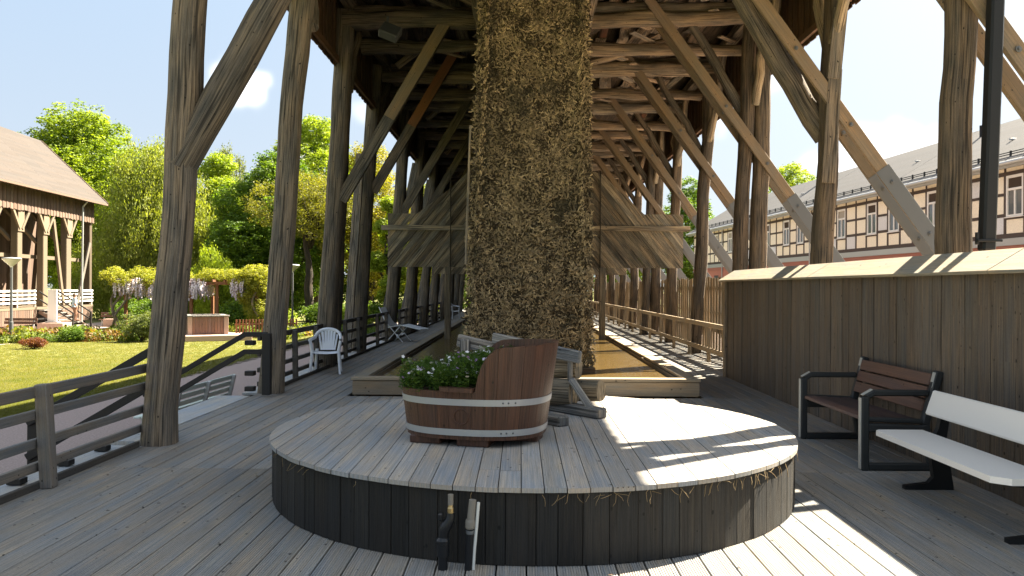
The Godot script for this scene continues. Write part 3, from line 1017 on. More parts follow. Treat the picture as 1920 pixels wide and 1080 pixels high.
# ---------- thorn wall
func thorn_wall() -> void:
	var o := thing("thorn_wall", "tall wall of packed blackthorn twigs crusted tan", "thorn wall", V(0.1, 0.1, 13.8))
	var lo := 0.12
	var hi := 8.2
	var L := func(y: float) -> float: return lerpf(-0.985, -0.74, y / 6.5)
	var Rr := func(y: float) -> float: return lerpf(1.245, 1.155, y / 6.5)
	var m := MB.new()
	var i0 := 0.13
	var a := [V(L.call(lo) + i0, lo, 13.92), V(Rr.call(lo) - i0, lo, 13.92), V(Rr.call(hi) - i0, hi, 13.92), V(L.call(hi) + i0, hi, 13.92)]
	var b := [V(L.call(lo) + i0, lo, 56), V(Rr.call(lo) - i0, lo, 56), V(Rr.call(hi) - i0, hi, 56), V(L.call(hi) + i0, hi, 56)]
	var z := Vector2.ZERO
	m.quad(a[0], a[1], a[2], a[3], Vector3.BACK, z, z, z, z)
	m.quad(b[0], b[1], b[2], b[3], Vector3.FORWARD, z, z, z, z)
	m.quad(a[0], a[3], b[3], b[0], Vector3.LEFT, z, z, z, z)
	m.quad(a[1], a[2], b[2], b[1], Vector3.RIGHT, z, z, z, z)
	part("packed_core", m, M.core, o)
	var tw := MB.new()
	for i in 8:
		var p := Vector3(rr(-0.06, 0.06), rr(-0.06, 0.06), rr(-0.03, 0.02))
		var an := rr(0, TAU)
		var dr := Vector3(cos(an), sin(an) * 0.85, rr(-0.35, 0.6)).normalized()
		var q := p + dr * rr(0.022, 0.042)
		var s := q + (dr + Vector3(rr(-1, 1), rr(-1, 1), rr(-0.4, 0.5))).normalized() * rr(0.018, 0.036)
		tw.tint = Color.WHITE * rr(0.35, 1.25)
		log_bar(tw, [p, q, s], [0.0085, 0.009, 0.006], 4, 2.0, 0.0)
	var sv := O
	O = Vector3.ZERO
	var tm := mesh_of(tw)
	O = sv
	var hn := FastNoiseLite.new()
	hn.seed = 12
	hn.frequency = 2.2
	hn.fractal_octaves = 3
	var xf := []
	var cols := []
	var put := func(p: Vector3, face: Basis, n2: Vector2, streak: float) -> void:
		var k := hn.get_noise_2d(n2.x * 2.6, n2.y * 3.2)
		var k2 := hn.get_noise_2d(n2.x * 0.35 + 40.0, n2.y * 0.22)
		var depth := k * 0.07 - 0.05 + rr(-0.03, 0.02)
		if k < -0.3 and R.randf() < 0.75: return
		var bs := face * Basis(Vector3.BACK, rr(0, TAU)) * Basis(Vector3.RIGHT, rr(-0.35, 0.35))
		var sc := rr(0.8, 1.35)
		xf.append(Transform3D(bs.scaled_local(Vector3(sc, sc, sc)), p + face.z * (depth - 0.03)))
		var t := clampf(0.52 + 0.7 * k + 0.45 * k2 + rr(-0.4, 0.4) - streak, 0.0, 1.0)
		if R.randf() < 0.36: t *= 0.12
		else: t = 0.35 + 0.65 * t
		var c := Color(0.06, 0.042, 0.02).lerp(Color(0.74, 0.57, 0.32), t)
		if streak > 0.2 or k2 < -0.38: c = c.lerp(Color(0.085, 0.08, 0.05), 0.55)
		cols.append(c)
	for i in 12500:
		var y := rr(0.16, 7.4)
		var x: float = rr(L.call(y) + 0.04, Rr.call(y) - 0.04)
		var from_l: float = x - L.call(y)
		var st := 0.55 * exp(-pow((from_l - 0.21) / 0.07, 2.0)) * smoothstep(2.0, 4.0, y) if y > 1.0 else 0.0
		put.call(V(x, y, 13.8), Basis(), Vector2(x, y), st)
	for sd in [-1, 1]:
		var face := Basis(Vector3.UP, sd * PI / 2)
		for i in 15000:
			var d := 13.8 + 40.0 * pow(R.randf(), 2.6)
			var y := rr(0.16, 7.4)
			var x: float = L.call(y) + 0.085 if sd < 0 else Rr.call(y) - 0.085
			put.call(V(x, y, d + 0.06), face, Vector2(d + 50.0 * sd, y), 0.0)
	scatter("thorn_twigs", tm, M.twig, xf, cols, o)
	m = MB.new()
	bar(m, V(-0.93, 2.0, 13.68), V(-0.86, 4.35, 13.68), 0.035, 0.02, Vector3.BACK)
	m.tint = tone(1.0)
	part("batten", m, M.panel, o)
	m = MB.new()
	m.tint = Color(0.25, 0.22, 0.2)
	blk(m, V(0.14, 0.2, 13.78), Vector3(2.26, 0.14, 0.14))
	part("sill_beam", m, M.frame, o)

# ---------- house side of the gallery
func right_side() -> void:
	var w := thing("plank_wall", "brown upright plank wall with a pale sloping cap board behind the benches", "wall", V(3.8, 0, 9))
	var m := MB.new()
	blk(m, V(3.83, 0.87, 8.95), Vector3(0.03, 1.74, 11.9))
	part("backing_board", m, M.dark, w)
	var d := 3.0
	while d < 14.8:
		var wd := rr(0.15, 0.2)
		m = MB.new()
		m.tint = tone(1.0, 0.16, 0.04)
		blk(m, V(3.785 + rr(-0.006, 0.006), 0.885, d + wd * 0.5), Vector3(0.026, 1.77, wd - rr(0.005, 0.013)), 0.004)
		part("plank", m, M.wall, w)
		d += wd
	for s in [[3.0, 6.4], [6.405, 10.4], [10.405, 15.05]]:
		m = MB.new()
		m.tint = tone(1.0, 0.06)
		bar(m, V(3.81, 1.85, s[0]), V(3.81, 1.85, s[1]), 0.36, 0.032, Vector3(-0.52, 0.85, 0), 0.006)
		part("cap_board", m, M.cap, w)
	m = MB.new()
	blk(m, V(3.9, 1.79, 9), Vector3(0.1, 0.12, 12))
	part("top_rail", m, M.wall, w)
	m = MB.new()
	m.tint = Color(2.2, 2.1, 1.9)
	blk(m, V(3.8, 0.87, 14.93), Vector3(0.14, 1.74, 0.12), 0.008)
	part("end_post", m, M.wall, w)
	var r := thing("gallery_handrail", "pale two-rail timber railing in front of the picket fence", "railing", V(4.1, 0, 15))
	for s in [[15.0, 20.3], [20.305, 28.4], [28.405, 40.5], [40.505, 56]]:
		for y in [0.83, 0.29]:
			m = MB.new()
			m.tint = tone(1.3)
			blk(m, V(4.08, y, (s[0] + s[1]) * 0.5), Vector3(0.05, 0.1, s[1] - s[0]))
			part("rail", m, M.fence, r)
	for i in 17:
		m = MB.new()
		m.tint = tone(1.2)
		blk(m, V(4.15, 0.43, 15.9 + 2.03 * i), Vector3(0.07, 0.86, 0.09))
		part("rail_post", m, M.fence, r)
	var f := thing("picket_fence", "tall weathered picket fence along the house side of the gallery", "fence", V(4.98, 0, 15))
	var rest := MB.new()
	for i in 135:
		d = 14.95 + 0.3 * i
		var own := i < 100
		m = MB.new() if own else rest
		m.tint = tone(1.0, 0.2, 0.05)
		var h := 1.9 + rr(-0.03, 0.03)
		bar(m, V(4.98, -0.1, d), V(4.98 + rr(-0.01, 0.01), h, d + rr(-0.03, 0.03)), 0.205, 0.022, Vector3.RIGHT, 0.003)
		if own: part("picket", m, M.fence, f)
	part("far_pickets", rest, M.fence, f, "stuff")
	for y in [0.55, 1.62, 1.0]:
		m = MB.new()
		m.tint = tone(0.7)
		blk(m, V(5.02, y, 35), Vector3(0.05, 0.1 if y != 1.0 else 0.05, 40))
		part("rail", m, M.fence, f)

# ---------- half-timbered house
func house() -> void:
	var base := V(21.0, 0, 30)
	var o := thing("half_timbered_house", "long half-timbered house with cream panels under a grey slate roof", "house", base)
	var sd := Vector3(-0.08, 0, -1).normalized()
	var ou := Vector3(-1, 0, 0.08).normalized()
	var bs := Basis(sd, Vector3.UP, ou)
	var hb := func(m: MB, s0: float, s1: float, y0: float, y1: float, o0: float, o1: float, ch := 0.0) -> void:
		bx(m, Transform3D(bs, base + sd * (s0 + s1) * 0.5 + Vector3.UP * (y0 + y1) * 0.5 + ou * (o0 + o1) * 0.5), Vector3(s1 - s0, y1 - y0, o1 - o0), ch)
	var len := 50.0
	var m := MB.new()
	hb.call(m, -4.0, len, -1.0, 3.3, -10.0, 0.03)
	var brick_wall := part("brick_wall", m, M.brick, o)
	m = MB.new()
	hb.call(m, -4.0, len, 3.3, 6.9, -10.0, -0.1)
	part("wall", m, M.plaster, o)
	m = MB.new()
	hb.call(m, -4.02, len + 0.02, 3.3, 3.6, 0.03, 0.09)
	part("ledge", m, M.zinc, o)
	m = MB.new()
	m.tint = Color(0.8, 0.8, 0.8)
	hb.call(m, -4.0, len, 3.0, 3.29, 0.03, 0.06)
	part("brick_course", m, M.brick, brick_wall)
	# frame
	for y in [[3.6, 3.8], [6.26, 6.42], [6.76, 6.9]]:
		m = MB.new()
		hb.call(m, -4.0, len, y[0], y[1], -0.05, 0.035 if y[0] < 5.0 or y[0] > 6.5 else 0.04)
		part("beam", m, M.timber, o)
	var wins := [-1.8, 4.2, 10.0, 13.6, 15.9, 19.5, 21.8, 25.4, 27.7, 31.3, 33.6, 37.2, 39.5, 43.1, 46.7]
	var edge := -4.0
	for wi in wins.size() + 1:
		var to: float = wins[wi] - 0.6 if wi < wins.size() else len
		var n := maxi(1, int(round((to - edge) / 1.08)))
		var step := (to - edge) / n
		for k in n + 1:
			m = MB.new()
			hb.call(m, edge + step * k - 0.075, edge + step * k + 0.075, 3.8, 6.26, -0.05, 0.03)
			part("post", m, M.timber, o)
			m = MB.new()
			hb.call(m, edge + step * k - 0.06, edge + step * k + 0.06, 6.42, 6.76, -0.05, 0.028)
			part("post", m, M.timber, o)
		for k in n:
			var a := edge + step * k + 0.075
			var b := edge + step * (k + 1) - 0.075
			for y in [[3.8, 4.52], [4.66, 5.42], [5.54, 6.26]]:
				m = MB.new()
				m.tint = tone(1.0, 0.04, 0.02)
				hb.call(m, a, b, y[0], y[1], -0.09, 0.012 + rr(-0.003, 0.003), 0.012)
				part("panel", m, M.white_plaster if R.randf() < (0.3 if y[0] < 4.6 else 0.07) else M.plaster, o)
			m = MB.new()
			hb.call(m, a, b, 4.52, 4.66, -0.05, 0.025)
			part("rail", m, M.timber, o)
			m = MB.new()
			hb.call(m, a, b, 5.42, 5.54, -0.05, 0.025)
			part("rail", m, M.timber, o)
		for k in n:
			m = MB.new()
			hb.call(m, edge + step * k + 0.06, edge + step * (k + 1) - 0.06, 6.42, 6.76, -0.09, 0.01)
			part("panel", m, M.plaster, o)
		if wi < wins.size():
			var c: float = wins[wi]
			m = MB.new()
			hb.call(m, c - 0.525, c + 0.525, 3.8, 4.4, -0.09, 0.012, 0.012)
			part("panel", m, M.plaster, o)
			m = MB.new()
			hb.call(m, c - 0.525, c + 0.525, 4.4, 4.5, -0.05, 0.026)
			part("rail", m, M.timber, o)
			m = MB.new()
			hb.call(m, c - 0.56, c + 0.56, 6.42, 6.76, -0.09, 0.01)
			part("panel", m, M.plaster, o)
			m = MB.new()
			for q in [[-0.525, -0.43, 4.5, 6.26], [0.43, 0.525, 4.5, 6.26], [-0.43, 0.43, 4.5, 4.6], [-0.43, 0.43, 6.14, 6.26], [-0.43, 0.43, 5.62, 5.72], [-0.04, 0.04, 4.6, 5.62]]:
				hb.call(m, c + q[0], c + q[1], q[2], q[3], -0.06, 0.035, 0.006)
			var wn := part("window", m, M.white_paint, o)
			m = MB.new()
			hb.call(m, c - 0.56, c + 0.56, 4.47, 4.51, 0.0, 0.1, 0.004)
			part("sill", m, M.white_paint, wn)
			for q in [[-0.43, -0.04, 4.6, 5.62], [0.04, 0.43, 4.6, 5.62]]:
				m = MB.new()
				hb.call(m, c + q[0], c + q[1], q[2], q[3], -0.04, -0.02)
				part("pane", m, M.window_glass, wn)
			m = MB.new()
			m.tint = Color(0.9, 0.75, 0.6)
			hb.call(m, c - 0.43, c + 0.43, 5.72, 6.14, -0.04, -0.02)
			part("blind", m, M.tiles if R.randf() < 0.6 else M.zinc, wn)
			m = MB.new()
			hb.call(m, c - 0.6, c + 0.6, 1.0, 2.6, 0.0, 0.035)
			wn = part("window", m, M.timber, o)
			m = MB.new()
			hb.call(m, c - 0.5, c + 0.5, 1.1, 2.5, 0.035, 0.045)
			part("pane", m, M.window_glass, wn)
			edge = c + 0.6
	# roof: both slopes in courses, gable ends, gutter, snow guard
	var rise := Vector3.UP * 3.25 - ou * 5.4
	var e0 := base + ou * 0.55 + Vector3.UP * 6.72
	m = MB.new()
	for k in 26:
		var t0 := k / 26.0
		var p0 := e0 + rise * t0
		var p1 := e0 + rise * (t0 + 1.25 / 26.0)
		var lift := (ou * 0.516 + Vector3.UP * 0.857)
		m.tint = tone(1.0, 0.06, 0.02)
		for j in 9:
			m.tint = tone(1.0, 0.07, 0.02)
			bar(m, (p0 + p1) * 0.5 + sd * (-4.5 + j * 6.15) + lift * 0.03 * (1.0 + 0.2 * (j % 2)), (p0 + p1) * 0.5 + sd * (-4.5 + (j + 1) * 6.15 - 0.004) + lift * 0.03, rise.length() / 26.0 * 1.2, 0.02, lift + rise.normalized() * -0.06, 0.0)
	part("roof_slates", m, M.slate, o, "stuff")
	m = MB.new()
	bar(m, e0 + rise * 0.5 + sd * -4.5, e0 + rise * 0.5 + sd * 50.8, rise.length(), 0.05, ou * 0.516 + Vector3.UP * 0.857, 0.0)
	var bk := base - ou * 10.3 + Vector3.UP * 6.72
	bar(m, (e0 + rise + bk) * 0.5 + sd * -4.5, (e0 + rise + bk) * 0.5 + sd * 50.8, (e0 + rise - bk).length(), 0.06, -ou * 0.516 + Vector3.UP * 0.857, 0.0)
	part("roof", m, M.slate, o)
	for s in [-4.0, len]:
		m = MB.new()
		var q := [base + sd * s + Vector3.UP * 6.9 + ou * 0.0, base + sd * s + Vector3.UP * 6.9 - ou * 10.0, base + sd * s + Vector3.UP * 9.85 - ou * 4.9]
		m.tri(q[0], q[1], q[2], sd, sd, sd, Vector2.ZERO, Vector2.ZERO, Vector2.ZERO)
		part("gable", m, M.plaster, o)
	m = MB.new()
	cyl(m, e0 + ou * 0.05 + sd * -4.4 - Vector3.UP * 0.03, e0 + ou * 0.05 + sd * 50.6 - Vector3.UP * 0.03, 0.085, 0.085, 10)
	part("gutter", m, M.zinc, o)
	m = MB.new()
	hb.call(m, -4.4, len + 0.5, 6.52, 6.7, 0.3, 0.5)
	part("eave_board", m, M.zinc, o)
	for h in [0.13, 0.22]:
		m = MB.new()
		var p: Vector3 = e0 + rise * 0.09 + Vector3.UP * h
		cyl(m, p + sd * -4.2, p + sd * 50.4, 0.022, 0.022, 6)
		part("snow_guard_rail", m, M.iron, o)
	for k in 52:
		m = MB.new()
		var p := e0 + rise * 0.09 + sd * (-4.0 + k * 1.05)
		bar(m, p, p + Vector3.UP * 0.27, 0.05, 0.09, sd, 0.0)
		part("snow_guard_bracket", m, M.iron, o)
	for k in [[7.0, 0.45], [11.0, 0.5], [15.5, 0.55], [9.0, 0.3], [19.0, 0.42], [30.0, 0.5], [40.0, 0.4]]:
		m = MB.new()
		blk(m, e0 + rise * k[1] + sd * k[0] + Vector3.UP * 0.09, Vector3(0.28, 0.08, 0.12))
		part("roof_hook", m, M.zinc, o)
	m = MB.new()
	cyl(m, e0 + rise * 0.8 + sd * 12.0, e0 + rise * 0.8 + sd * 12.0 + Vector3.UP * 0.6, 0.1)
	part("vent_pipe", m, M.iron, o)
	m = MB.new()
	cyl(m, e0 + rise * 0.97 + sd * 31.0, e0 + rise * 0.97 + sd * 31.0 + Vector3.UP * 1.2, 0.16)
	cyl(m, e0 + rise * 0.97 + sd * 31.0 + Vector3.UP * 1.2, e0 + rise * 0.97 + sd * 31.0 + Vector3.UP * 1.7, 0.23)
	part("flue", m, M.steel, o)
	for s in [23.7, 41.3]:
		m = MB.new()
		cyl(m, base + sd * s + ou * 0.12 - Vector3.UP, base + sd * s + ou * 0.12 + Vector3.UP * 6.5, 0.05, 0.05, 8)
		part("downpipe", m, M.zinc, o)
	o.position.y += 0.2

# ---------- the second graduation tower across the park
func far_tower() -> void:
	var base := V(-28.2, 0, 53.2)
	var o := thing("far_graduation_tower", "second graduation tower with tiled roof across the lawn", "tower", base)
	var sd := Vector3(0.083, 0, 1).normalized()
	var ou := Vector3(1, 0, -0.083).normalized()
	var bs := Basis(sd, Vector3.UP, ou)
	var hb := func(m: MB, s0: float, s1: float, y0: float, y1: float, o0: float, o1: float, ch := 0.0) -> void:
		bx(m, Transform3D(bs, base + sd * (s0 + s1) * 0.5 + Vector3.UP * (y0 + y1) * 0.5 + ou * (o0 + o1) * 0.5), Vector3(s1 - s0, y1 - y0, o1 - o0), ch)
	var at := func(s: float, y: float, q: float) -> Vector3: return base + sd * s + Vector3.UP * y + ou * q
	var len := 20.0
	var m := MB.new()
	hb.call(m, 0, len, 0.22, 0.36, -7.0, 0.05)
	part("floor", m, M.lit_timber, o)
	for i in 100:
		m = MB.new()
		m.tint = tone(0.9, 0.25, 0.05)
		var s := 0.1 + i * 0.2
		if s > 4.7 and s < 7.2: continue
		hb.call(m, s - 0.085, s + 0.085, -0.62, 0.2, 0.0, 0.03 + rr(0, 0.01))
		part("apron_board", m, M.old_board, o)
	m = MB.new()
	hb.call(m, 0.1, len, -1.0, 0.22, -6.8, -0.4)
	part("foundation", m, M.dark, o)
	for i in 110:
		m = MB.new()
		m.tint = tone(1.0, 0.22, 0.05)
		var s := 0.08 + i * 0.182
		hb.call(m, s - 0.08, s + 0.08, 5.72 + rr(-0.03, 0.03), 7.1, 0.05 + (0.02 if i % 2 else 0.0), 0.09 + (0.02 if i % 2 else 0.0))
		part("eave_board", m, M.old_board, o)
	m = MB.new()
	hb.call(m, 0.0, len, 5.8, 7.3, -0.1, 0.03)
	part("plate", m, M.old_board, o)
	# back wall boards and a stretch of thorn wall
	for i in 42:
		m = MB.new()
		m.tint = tone(0.8, 0.25, 0.05)
		hb.call(m, 0.0 + i * 0.21, 0.2 + i * 0.21, 0.36, 7.2, -3.3, -3.26 + rr(0, 0.015))
		part("back_board", m, M.old_board, o)
	m = MB.new()
	hb.call(m, 0.0, 0.12, 0.36, 7.2, -6.9, -3.3)
	part("end_wall", m, M.old_board, o)
	m = MB.new()
	hb.call(m, 8.0, len, 0.36, 7.2, -3.2, -1.9)
	part("thorn_fill", m, M.thorn_far, o)
	for p in [[0.15, 0.34], [3.2, 0.62], [6.1, 0.5], [8.9, 0.5], [11.7, 0.5], [14.5, 0.5]]:
		m = MB.new()
		m.tint = tone(1.0 if p[0] > 1.0 else 0.6, 0.1)
		hb.call(m, p[0] - p[1] * 0.5, p[0] + p[1] * 0.5, 0.36, 5.8, -0.42, -0.04, 0.03)
		var po := part("post", m, M.lit_timber, o)
		if p[0] > 1.0:
			m = MB.new()
			m.tint = tone(1.25, 0.1)
			hb.call(m, p[0] - 0.36, p[0] + 0.3, 4.55, 5.72, -0.03, 0.02, 0.02)
			part("capital_board", m, M.lit_timber, po)
			for q in [-1, 1]:
				m = MB.new()
				m.tint = tone(1.15, 0.1)
				bar(m, at.call(p[0] + q * 0.1, 4.7, 0.0), at.call(p[0] + q * 0.85, 5.75, 0.0), 0.16, 0.12, ou)
				part("bracket", m, M.lit_timber, po)
			m = MB.new()
			m.tint = tone(0.8, 0.1)
			bar(m, at.call(p[0] + 0.1, 4.1, -0.5), at.call(p[0] + 1.5, 6.0, -1.6), 0.2, 0.16, ou)
			part("brace", m, M.lit_timber, o)
			m = MB.new()
			m.tint = tone(0.6, 0.1)
			bar(m, at.call(p[0] - 0.9, 0.4, -2.6), at.call(p[0] - 0.9, 5.8, -2.2), 0.3, 0.25, ou)
			part("post", m, M.lit_timber, o)
	m = MB.new()
	bar(m, at.call(4.1, 0.4, 0.05), at.call(5.1, 5.6, -0.1), 0.24, 0.14, ou)
	part("raking_plank", m, M.lit_timber, o)
	m = MB.new()
	m.tint = Color(0.9, 1.0, 1.2)
	bar(m, at.call(2.4, 0.4, 0.1), at.call(0.3, 4.4, -0.05), 0.24, 0.1, ou)
	part("raking_plank", m, M.lit_timber, o)
	m = MB.new()
	hb.call(m, 0.0, len, 3.15, 3.36, -0.75, -0.6)
	part("cross_rail", m, M.lit_timber, o)
	# roof
	var e0 := base + ou * 0.75 + Vector3.UP * 7.0
	var rise := Vector3.UP * 4.1 - ou * 4.3
	var nrm := (Vector3.UP * 4.3 + ou * 4.1).normalized()
	m = MB.new()
	for k in 30:
		var c := e0 + rise * ((k + 0.5) / 30.0)
		for j in 12:
			m.tint = tone(1.0, 0.09, 0.03)
			bar(m, c + sd * (-0.45 + j * 1.75) + nrm * 0.03, c + sd * (-0.45 + (j + 1) * 1.75 - 0.006) + nrm * 0.03, rise.length() / 30.0 * 1.2, 0.03, nrm - rise.normalized() * 0.12, 0.0)
	part("roof_tiles", m, M.tiles, o, "stuff")
	m = MB.new()
	bar(m, e0 + rise * 0.5 + sd * -0.4, e0 + rise * 0.5 + sd * 20.5, rise.length(), 0.08, nrm, 0.0)
	var bk := base - ou * 7.9 + Vector3.UP * 7.0
	bar(m, (e0 + rise + bk) * 0.5 + sd * -0.4, (e0 + rise + bk) * 0.5 + sd * 20.5, (e0 + rise - bk).length(), 0.1, (Vector3.UP * 4.3 - ou * 4.1).normalized(), 0.0)
	part("roof", m, M.tiles, o)
	m = MB.new()
	m.tri(at.call(0.02, 7.1, 0.1), at.call(0.02, 7.1, -7.2), at.call(0.02, 11.0, -3.55), -sd, -sd, -sd, Vector2.ZERO, Vector2.ZERO, Vector2.ZERO)
	part("gable", m, M.old_board, o)
	m = MB.new()
	bar(m, e0 + sd * -0.46, e0 + rise + sd * -0.46, 0.05, 0.2, nrm)
	bar(m, e0 + sd * -0.4 - Vector3.UP * 0.05, e0 + sd * 20.4 - Vector3.UP * 0.05, 0.14, 0.12, Vector3.UP)
	part("verge_board", m, M.old_board, o)
	m = MB.new()
	cyl(m, at.call(2.0, 7.0, 0.6), at.call(2.0, 6.6, 0.25), 0.06)
	cyl(m, at.call(2.0, 6.6, 0.25), at.call(2.0, -0.9, 0.2), 0.06)
	part("downpipe", m, M.zinc, o)
	# railing of its deck
	var r := thing("far_railing", "pale four-rail railing along the far tower's deck", "railing", at.call(0, 0.36, 0))
	for y in [0.62, 0.84, 1.06, 1.28]:
		for s in [[0.0, 4.6], [7.3, 20.0]]:
			m = MB.new()
			hb.call(m, s[0], s[1], y - 0.05, y + 0.05, 0.0, 0.05)
			part("rail", m, M.white_paint, r)
	for s in [0.05, 1.6, 3.1, 4.55, 7.35, 9.2, 11.2, 13.2, 15.2]:
		m = MB.new()
		m.tint = Color(0.6, 0.58, 0.55)
		hb.call(m, s - 0.05, s + 0.05, 0.36, 1.36, -0.06, -0.005)
		part("rail_post", m, M.white_paint, r)
	var st := thing("far_steps", "wooden steps with dark handrails up to the far tower", "steps", at.call(6, -1, 1.0))
	for k in 7:
		m = MB.new()
		hb.call(m, 4.75, 7.15, 0.14 - k * 0.185, 0.2 - k * 0.185, 0.1 + k * 0.27, 0.42 + k * 0.27, 0.006)
		part("tread", m, M.grey_board, st)
	for s in [4.8, 7.1]:
		m = MB.new()
		bar(m, at.call(s, 0.1, 0.1), at.call(s, -1.0, 2.0), 0.07, 0.2, Vector3.UP)
		part("stringer", m, M.old_board, st)
		for y in [0.5, 0.95]:
			m = MB.new()
			bar(m, at.call(s, 0.3 + y, 0.1), at.call(s, -0.95 + y, 2.0), 0.06, 0.07, Vector3.UP)
			part("handrail", m, M.dark_rail, st)
		m = MB.new()
		bar(m, at.call(s, -1.0, 1.98), at.call(s, 0.05, 1.98), 0.08, 0.08, ou)
		part("newel_post", m, M.dark_rail, st)

# ---------- plants
var clump_leaf: ArrayMesh
var clump_fine: ArrayMesh
func make_clumps() -> void:
	O = Vector3.ZERO
	var m := MB.new()
	for i in 28:
		var c := Vector3(rr(-1, 1), rr(-0.75, 0.75), rr(-1, 1)) * 0.62
		var n := (c + Vector3(rr(-0.7, 0.7), rr(0.0, 1.0), rr(-0.7, 0.7))).normalized()
		var x := n.cross(Vector3(rr(-1, 1), rr(-1, 1), rr(-1, 1))).normalized()
		var y := n.cross(x)
		var s := rr(0.11, 0.21)
		m.tint = Color.WHITE * rr(0.75, 1.2)
		m.quad(c - y * s, c + x * s * 0.75, c + y * s * 1.2 - n * 0.06, c - x * s * 0.75, n, Vector2.ZERO, Vector2.ZERO, Vector2.ZERO, Vector2.ZERO)
	clump_leaf = mesh_of(m)
	m = MB.new()
	for i in 26:
		var c := Vector3(rr(-1, 1), rr(-1, 1), rr(-1, 1)) * 0.6
		var n := Vector3(rr(-1, 1), rr(-0.4, 1.0), rr(-1, 1)).normalized()
		var x := n.cross(Vector3(rr(-1, 1), rr(-1, 1), rr(-1, 1))).normalized()
		var y := n.cross(x)
		var s := rr(0.08, 0.15)
		m.tint = Color.WHITE * rr(0.75, 1.2)
		m.quad(c - y * s * 1.3, c + x * s * 0.7, c + y * s * 1.3, c - x * s * 0.7, n, Vector2.ZERO, Vector2.ZERO, Vector2.ZERO, Vector2.ZERO)
	clump_fine = mesh_of(m)

func crown(lobes: Array, n: int, size: float, c0: Color, c1: Color, drip := 0.0, inner := 0.55) -> Array:
	# leaf clumps through the lobes' volume, denser outside; lobes: centre, radii
	var xf := []
	var cols := []
	var total := 0.0
	for l in lobes: total += l[1].x * l[1].y
	for l in lobes:
		var ctr: Vector3 = l[0]
		var rad: Vector3 = l[1]
		var k := int(n * rad.x * rad.y / total)
		var lt := rr(-0.12, 0.12)
		for i in k:
			var d := Vector3(R.randfn(), R.randfn(), R.randfn()).normalized()
			var r := lerpf(inner, 1.0, pow(R.randf(), 0.55))
			r *= 1.0 + 0.22 * bumps.get_noise_3d(d.x * 130.0 + ctr.x * 20.0, d.y * 130.0, d.z * 130.0)
			if bumps.get_noise_3d(ctr.x * 9.0 + d.x * 210.0, d.y * 210.0 + 70.0, d.z * 210.0) < -0.32: continue
			var p := ctr + d * rad * r
			if drip > 0.0: p.y -= drip * pow(R.randf(), 1.5) * 2.0
			var s := size * rr(0.7, 1.3)
			var b := Basis(Vector3.UP, rr(0, TAU)) * Basis(Vector3.RIGHT, rr(-0.5, 0.5))
			if drip > 0.0: b = b.scaled(Vector3(s * 0.7, s * 1.7, s * 0.7))
			else: b = b.scaled(Vector3(s, s * 0.8, s))
			xf.append(Transform3D(b, p))
			cols.append(c0.lerp(c1, clampf(0.5 + lt + rr(-0.45, 0.45), 0.0, 1.0)))
	return [xf, cols]

func tree(called: String, label: String, x: float, d: float, h: float, wide: float, low: float, nl: int, n: int, size: float, c0: Color, c1: Color, fine := false, drip := 0.0, trunk := 0.3, group := "", bark := "bark") -> void:
	var o := thing(called, label, "tree", V(x, GROUND, d), group)
	var lobes := []
	for i in nl:
		var t := (i + 0.5) / nl
		var y := lerpf(low, h - wide * 0.22, t)
		var env := sin(PI * clampf(0.12 + 0.83 * t, 0, 1)) * wide * 0.5
		if drip > 0.0: env = wide * 0.5 * (1.0 - 0.62 * t * t) * (1.0 + rr(-0.15, 0.25))
		var a := i * 2.4 + rr(-0.3, 0.3)
		var r := maxf(wide * rr(0.17, 0.25), env * 0.55)
		if t > 0.8: r *= 0.8
		lobes.append([V(x + cos(a) * maxf(env - r * 0.7, 0.0), GROUND + y, d + sin(a) * maxf(env - r * 0.7, 0.0)), Vector3(r, r * rr(0.65, 0.9) * (1.3 if drip > 0.0 else 1.0), r)])
	var m := MB.new()
	limb(m, V(x, GROUND - 0.1, d), V(x + rr(-0.4, 0.4), GROUND + h * 0.62, d), trunk, trunk * 0.35, 0.8, 0.15, 9, 2.0, 0.1)
	for l in lobes:
		var c: Vector3 = l[0]
		var y0 := clampf(c.y - 1.2 - (Vector2(c.x - x, c.z + d).length()) * 0.5, GROUND + h * 0.14, GROUND + h * 0.6)
		limb(m, V(x, y0, d), c, trunk * 0.4, 0.04, 0.9, 0.25, 6, 2.0, 0.1)
	part("trunk", m, M[bark], o)
	var q := crown(lobes, n, size, c0, c1, drip)
	scatter("crown", clump_fine if fine else clump_leaf, M.leaf, q[0], q[1], o)

func shrub(called: String, label: String, x: float, d: float, w: float, h: float, n: int, size: float, c0: Color, c1: Color, group := "", y0 := GROUND, fine := false) -> void:
	var o := thing(called, label, "shrub", V(x, y0, d), group)
	var lobes := []
	for i in 5:
		var a := i * 1.9
		lobes.append([V(x + cos(a) * w * 0.24, y0 + h * rr(0.35, 0.62), d + sin(a) * w * 0.24), Vector3(w * 0.3, h * 0.36, w * 0.3)])
	var m := MB.new()
	for l in lobes: limb(m, V(x, y0, d), l[0], 0.03, 0.01, 0.3, 0.05, 5)
	part("stem", m, M.bark, o)
	var q := crown(lobes, n, size, c0, c1, 0.0, 0.2)
	scatter("foliage", clump_fine if fine else clump_leaf, M.leaf, q[0], q[1], o)

